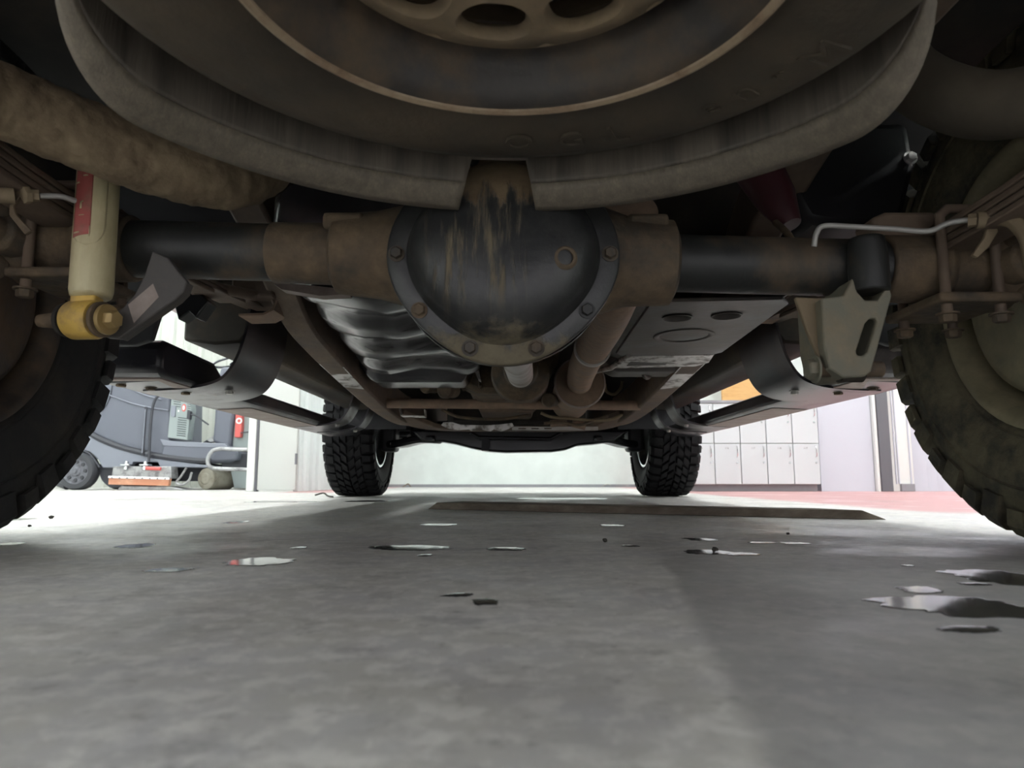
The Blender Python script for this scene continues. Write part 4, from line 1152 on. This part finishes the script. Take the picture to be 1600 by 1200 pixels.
# front column with red strip
fc = empty('front_column', S(350, 650, .1), sc)
sprism('column', [(340, 572), (370, 570), (368, 620), (360, 660), (356, 700), (345, 697), (327, 690), (330, 660), (332, 620)], .06, .60, 'scrub_body', fc, .03)
sprism('column_side', [(366, 578), (390, 580), (390, 700), (356, 700), (360, 660)], .10, .55, 'scrub_panel', fc, .01)
sprism('red_strip', [(366, 590), (377, 590), (375, 668), (373, 683), (363, 683), (365, 640)], .045, .08, 'scrub_red', fc, .01)
e_ = S(371, 657, .04)
MB().lathe([(.017, -.003), (.03, -.003), (.03, .004), (.017, .004)], e_, (0, 1, 0), 28, closed=True).build('ring_emblem', 'scrub_white', fc)
sline('strip_cable', [(374, 676), (384, 675), (394, 673)], .006, 'scrub_dark', fc, .03, 3)
# bumper loop
sline('bumper_loop', [(392, 703), (370, 702.5), (350, 702), (338, 705), (331, 715), (331, 726), (337, 731), (350, 732.5), (392, 734)], .019, 'scrub_metal', sc, -.08, 5)
sprism('bumper_core', [(336, 705), (386, 705), (386, 732), (340, 731)], .10, .5, 'scrub_dark', bevel=.02)
sprism('front_skirt', [(350, 734), (388, 735), (388, 764), (356, 763)], .15, .5, 'scrub_panel', bevel=.008)
# steering column and seat above the view
sprism('seat', [(120, 538), (196, 538), (204, 556), (120, 560)], .12, .55, 'scrub_dark', bevel=.03)
sprism('seat_back', [(104, 470), (118, 468), (132, 538), (114, 542)], .14, .5, 'scrub_dark', bevel=.03)
MB().tube([S(356, 580, .36), S(340, 558, .36)], .03, 14).build('steering_column', 'scrub_dark', sc)
MB().lathe([(.17, -.012), (.182, 0), (.17, .012), (.158, 0)], S(338, 556, .36), (-.3, 0, 1), 36, closed=True).build('steering_wheel', 'scrub_dark', sc)

# things around the scrubber
o = MB().tube(smooth_path([ground(72, 766) + Vector((0, .3, .03)), at(84, 752, 7.0), at(90, 748, 7.0)]), .03, 10).build('mop_head', 'scrub_dark'); 
tag(o, 'small dark bundle on the floor left of the scrubber wheel', 'mop head')

# ------------------------------------------------------------------ lockers
LY = 5.84
lx0, lx1 = at(1077, 760, LY).x, at(1283.5, 760, LY).x
zb = at(1180, 757, LY).z; zt = at(1180, 630, LY).z; zk = zb
NCOL = 5; cw = (lx1 - lx0) / NCOL; rh = (zt - zb) / 2
lk = empty('locker_bank', ((lx0 + lx1) / 2, LY + .25, 0))
tag(lk, 'low white locker bank with numbered doors beside the lavender panel', 'lockers')
MB().box((lx0, LY + .02, zb), (lx1, LY + .52, zt)).build('carcass', 'locker_side', lk, bevel=.003)
MB().box((lx0 + .02, LY + .05, 0), (lx1 - .01, LY + .50, zb)).build('plinth', 'trim_grey', lk, bevel=.003)
MB().box((lx0 - .01, LY - .005, zt), (lx1 + .01, LY + .54, zt + .025)).build('worktop', 'trim_grey', lk, bevel=.003)
door_m = None; handle_m = None; lock_m = None
nums = {0: ['115', '116', '117', '118', '119']}
for r in range(2):
    for c in range(NCOL):
        ox, oz = lx0 + c * cw, zb + r * rh
        if door_m is None:
            do = MB().box((.003, 0, .003), (cw - .003, .018, rh - .003)).build('door', 'locker_white', None, bevel=.002); door_m = do.data
            ho = MB().tube(smooth_path([(0, 0, .045), (0, -.016, .038), (0, -.024, .015), (0, -.024, -.015), (0, -.016, -.038), (0, 0, -.045)], 4), .005, 8).build('handle', 'chrome', None); handle_m = ho.data
            lo_ = MB().lathe([(0, -.008), (.007, -.008), (.009, -.004), (.009, 0), (0, 0)], (0, 0, 0), (0, 1, 0), 14).build('lock', 'chrome', None); lock_m = lo_.data
        else:
            do = do.copy(); COL.objects.link(do)
            ho = ho.copy(); COL.objects.link(ho)
            lo_ = lo_.copy(); COL.objects.link(lo_)
        do.location = (ox, LY, oz)
        attach(do, lk)
        base = Vector((ox, LY, oz))
        ho.location = (ox + cw * .85, LY, oz + rh * .80); lo_.location = (ox + cw * .85, LY, oz + rh * .53)
        for ch in (ho, lo_): attach(ch, do)
        if r == 0:
            mw = Matrix.Translation((ox + cw * .48, LY - .0008, oz + rh * .885)) @ Matrix.Rotation(PI / 2, 4, 'X')
            place_text('number', nums[0][c], .022, 'ink_dark', mw, do, .0003)
# tan wooden board standing on the lockers
bx0, bx1 = at(1128, 615, 6.2).x, at(1215, 615, 6.2).x
wb = empty('wooden_panel', ((bx0 + bx1) / 2, 6.2, zt + .025))
tag(wb, 'orange tan wooden panel standing on top of the locker bank', 'wooden panel')
MB().box((bx0, 6.20, zt + .026), (bx1, 6.225, zt + .42)).build('board', 'wood_orange', wb, bevel=.003)
MB().box((bx0, 6.19, zt + .026), (bx1, 6.202, zt + .06)).build('edge_strip', 'wood_orange', wb, bevel=.002)

# ------------------------------------------------------------------ long plank on the floor
pa, pb = ground(668, 796), ground(1388, 813)
pv = (pb - pa); pn = Vector((-pv.y, pv.x, 0)).normalized()
if pn.y < 0: pn = -pn
pl = []
cham = pv.normalized() * .05
bw = .17
plank_poly = [pa, pb, pb + pn * bw * .55 - pv.normalized() * .12, pa + pn * bw + pv.normalized() * .02]
th = Vector((0, 0, .023))
vs = [p + Vector((0, 0, .001)) for p in plank_poly]
top = [plank_poly[0] + cham * .7 + th, plank_poly[1] - cham * 1.1 + th + pn * .012, plank_poly[2] - cham + th, plank_poly[3] + cham * .3 + th]
o = MB().add(vs + top, [(3, 2, 1, 0), (4, 5, 6, 7), (0, 1, 5, 4), (1, 2, 6, 5), (2, 3, 7, 6), (3, 0, 4, 7)]).build('plank', 'board_wood', None, bevel=.002)
tag(o, 'long thin brown plank lying across the floor before the front tyres', 'plank')

# ------------------------------------------------------------------ water puddles left by the tyres
def puddle(px, py, w, h, label, seed, lobes=.13):
    rnd = random.Random(seed)
    c = ground(px, py); a = ground(px - w / 2, py); b2 = ground(px + w / 2, py)
    n_, f_ = ground(px, py + h / 2), ground(px, py - h / 2)
    rx = (b2 - a).length / 2; r0 = c.y - n_.y; r1 = f_.y - c.y
    ph = [rnd.uniform(0, 6.28) for _ in range(6)]; am = [rnd.uniform(.3, 1) * lobes / (k * .6 + 1) for k in range(6)]
    N_ = 72; out = []
    for k in range(N_):
        t = 2 * PI * k / N_
        q = 1 + sum(am[j] * math.sin((j + 2) * t + ph[j]) for j in range(6))
        ry = r1 if math.sin(t) > 0 else r0
        q += .05 * math.sin(11 * t + ph[0]) + .04 * math.sin(17 * t + ph[1])
        ct, st_ = math.cos(t), math.sin(t)
        ct, st_ = math.copysign(abs(ct) ** .8, ct), math.copysign(abs(st_) ** .8, st_)
        out.append((c.x + rx * q * ct, c.y + ry * .9 * q * st_))
    vs = [(x, y, .0002) for x, y in out] + [(c.x + (x - c.x) * .975, c.y + (y - c.y) * .975, .0005) for x, y in out] + [(c.x + (x - c.x) * .9, c.y + (y - c.y) * .9, .0006) for x, y in out]
    fs = []
    for k in range(N_):
        l = (k + 1) % N_
        fs += [(k, l, N_ + l, N_ + k), (N_ + k, N_ + l, 2 * N_ + l, 2 * N_ + k)]
    fs += [tuple(2 * N_ + k for k in range(N_)), tuple(range(N_ - 1, -1, -1))]
    o = MB().add(vs, fs).build('water_puddle', 'water', None, smooth=60)
    return tag(o, label, 'puddle', 'puddles on the concrete floor')
PUD = [
    (686, 820, 54, 4, 'small bright puddle just before the left end of the plank'),
    (404, 878, 96, 15, 'ragged bright puddle in the left half of the floor'),
    (640, 856, 136, 8, 'wide bright puddle nearest the centre with a dark left tail'),
    (664, 868, 22, 4, 'tiny puddle just below the wide centre puddle'),
    (790, 858, 58, 6, 'flat bright puddle right of the wide centre puddle'),
    (1106, 863, 66, 9, 'long bright puddle carrying a dark clod, left lobe'),
    (1160, 866, 56, 5, 'thin bright puddle touching the clod puddle on its right'),
    (956, 821, 36, 4, 'small bright puddle before the middle of the plank'),
    (1095, 843, 46, 5, 'thin slanting bright puddle above the clod puddle'),
    (1190, 848, 40, 3, 'thin broken bright streak left of its twin under the plank end'),
    (1242, 849, 44, 4, 'thin bright streak right of its twin under the plank end'),
    (467, 856, 20, 4, 'tiny bright round puddle right above the ragged puddle'),
    (1438, 922, 64, 12, 'rounded bright puddle above the big dark wet area'),
    (1500, 948, 230, 36, 'big dark wet puddle before the right rear tyre'),
    (1560, 902, 130, 26, 'dark puddle at the right edge under the tyre'),
    (1516, 984, 90, 12, 'dark oval puddle below the big wet one'),
    (369, 816, 32, 4, 'small bright puddle in line with the scrubber nose'),
    (716, 930, 44, 7, 'small dark puddle left of its rounder dark neighbour'),
    (758, 941, 42, 11, 'rounder small dark puddle in the middle foreground'),
    (262, 891, 60, 8, 'thin dark puddle left of the ragged bright one'),
    (212, 853, 46, 9, 'dark speckled puddle below the scrubber brush deck'),
    (14, 850, 42, 5, 'thin puddle at the left edge of the floor'),
    (8, 813, 44, 7, 'bright puddle at the foot of the left rear tyre'),
    (1523, 913, 46, 5, 'short bright puddle on the rim of the dark right puddle'),
    (985, 853, 26, 3, 'tiny dark puddle before the plank centre'),
    (440, 784, 110, 3, 'long thin bright wet line left of the left front tyre'),
    (575, 783, 60, 3, 'dark thin wet line under the left front tyre'),
    (1418, 884, 18, 3, 'tiny puddle between the clod puddle and the tyre'),
    (880, 779, 150, 3, 'bright wet film behind the plank between the front tyres'),
]
for i, (x, y, w, h, lab) in enumerate(PUD):
    puddle(x, y, w, h, lab, 40 + i)
def clod(px, py, s, label, seed):
    rnd = random.Random(seed); c = ground(px, py)
    bm = bmesh.new(); bmesh.ops.create_icosphere(bm, subdivisions=2, radius=s)
    for v in bm.verts:
        v.co *= rnd.uniform(.75, 1.2); v.co.z *= .75
    zmin = min(v.co.z for v in bm.verts)
    for v in bm.verts: v.co += Vector((c.x, c.y, -zmin + .0005))
    me = bpy.data.meshes.new('dirt_clod'); bm.to_mesh(me); bm.free(); me.materials.append(MAT['dirt_clod'])
    o = bpy.data.objects.new('dirt_clod', me); COL.objects.link(o)
    return tag(o, label, 'dirt clod', 'dirt crumbs on the floor')
clod(1117, 863, .0045, 'dark clod sitting in the long bright puddle', 1)
clod(945, 848, .004, 'dark crumb before the middle of the plank', 2)
clod(80, 811, .006, 'dark crumb beside the left rear tyre', 3)
clod(1231, 836, .003, 'tiny crumb just before the plank right end', 4)
clod(46, 824, .0035, 'dark crumb below the bright puddle at left', 5)
o = MB().tube(smooth_path([ground(492, 776) + Vector((0, 0, .008)), ground(505, 776) + Vector((0, 0, .02)), ground(512, 777) + Vector((0, 0, .008)), ground(520, 778) + Vector((0, 0, .006))]), .005, 6).build('twig', 'dirt_clod')
tag(o, 'short bent dark twig on the floor left of the left front tyre', 'twig')

# scraps lying at the foot of the far wall
def scrap(pts, label, mat):
    o = MB().tube(smooth_path([at(x, y, 8.6) for x, y in pts], 4), .012, 8, flat=.5).build('paper_scrap', mat)
    zmin = min(v.co.z for v in o.data.vertices)
    for v in o.data.vertices: v.co.z += .001 - zmin
    return tag(o, label, 'scrap', 'scraps at the far wall')
scrap(((629, 760), (634, 757), (638, 755), (642, 760)), 'crumpled tan scrap at the far wall beside the left front tyre', 'hose_tan')
scrap(((941, 762), (944, 759), (950, 758), (954, 759)), 'curled grey scrap at the far wall beside the right front tyre', 'line_steel')
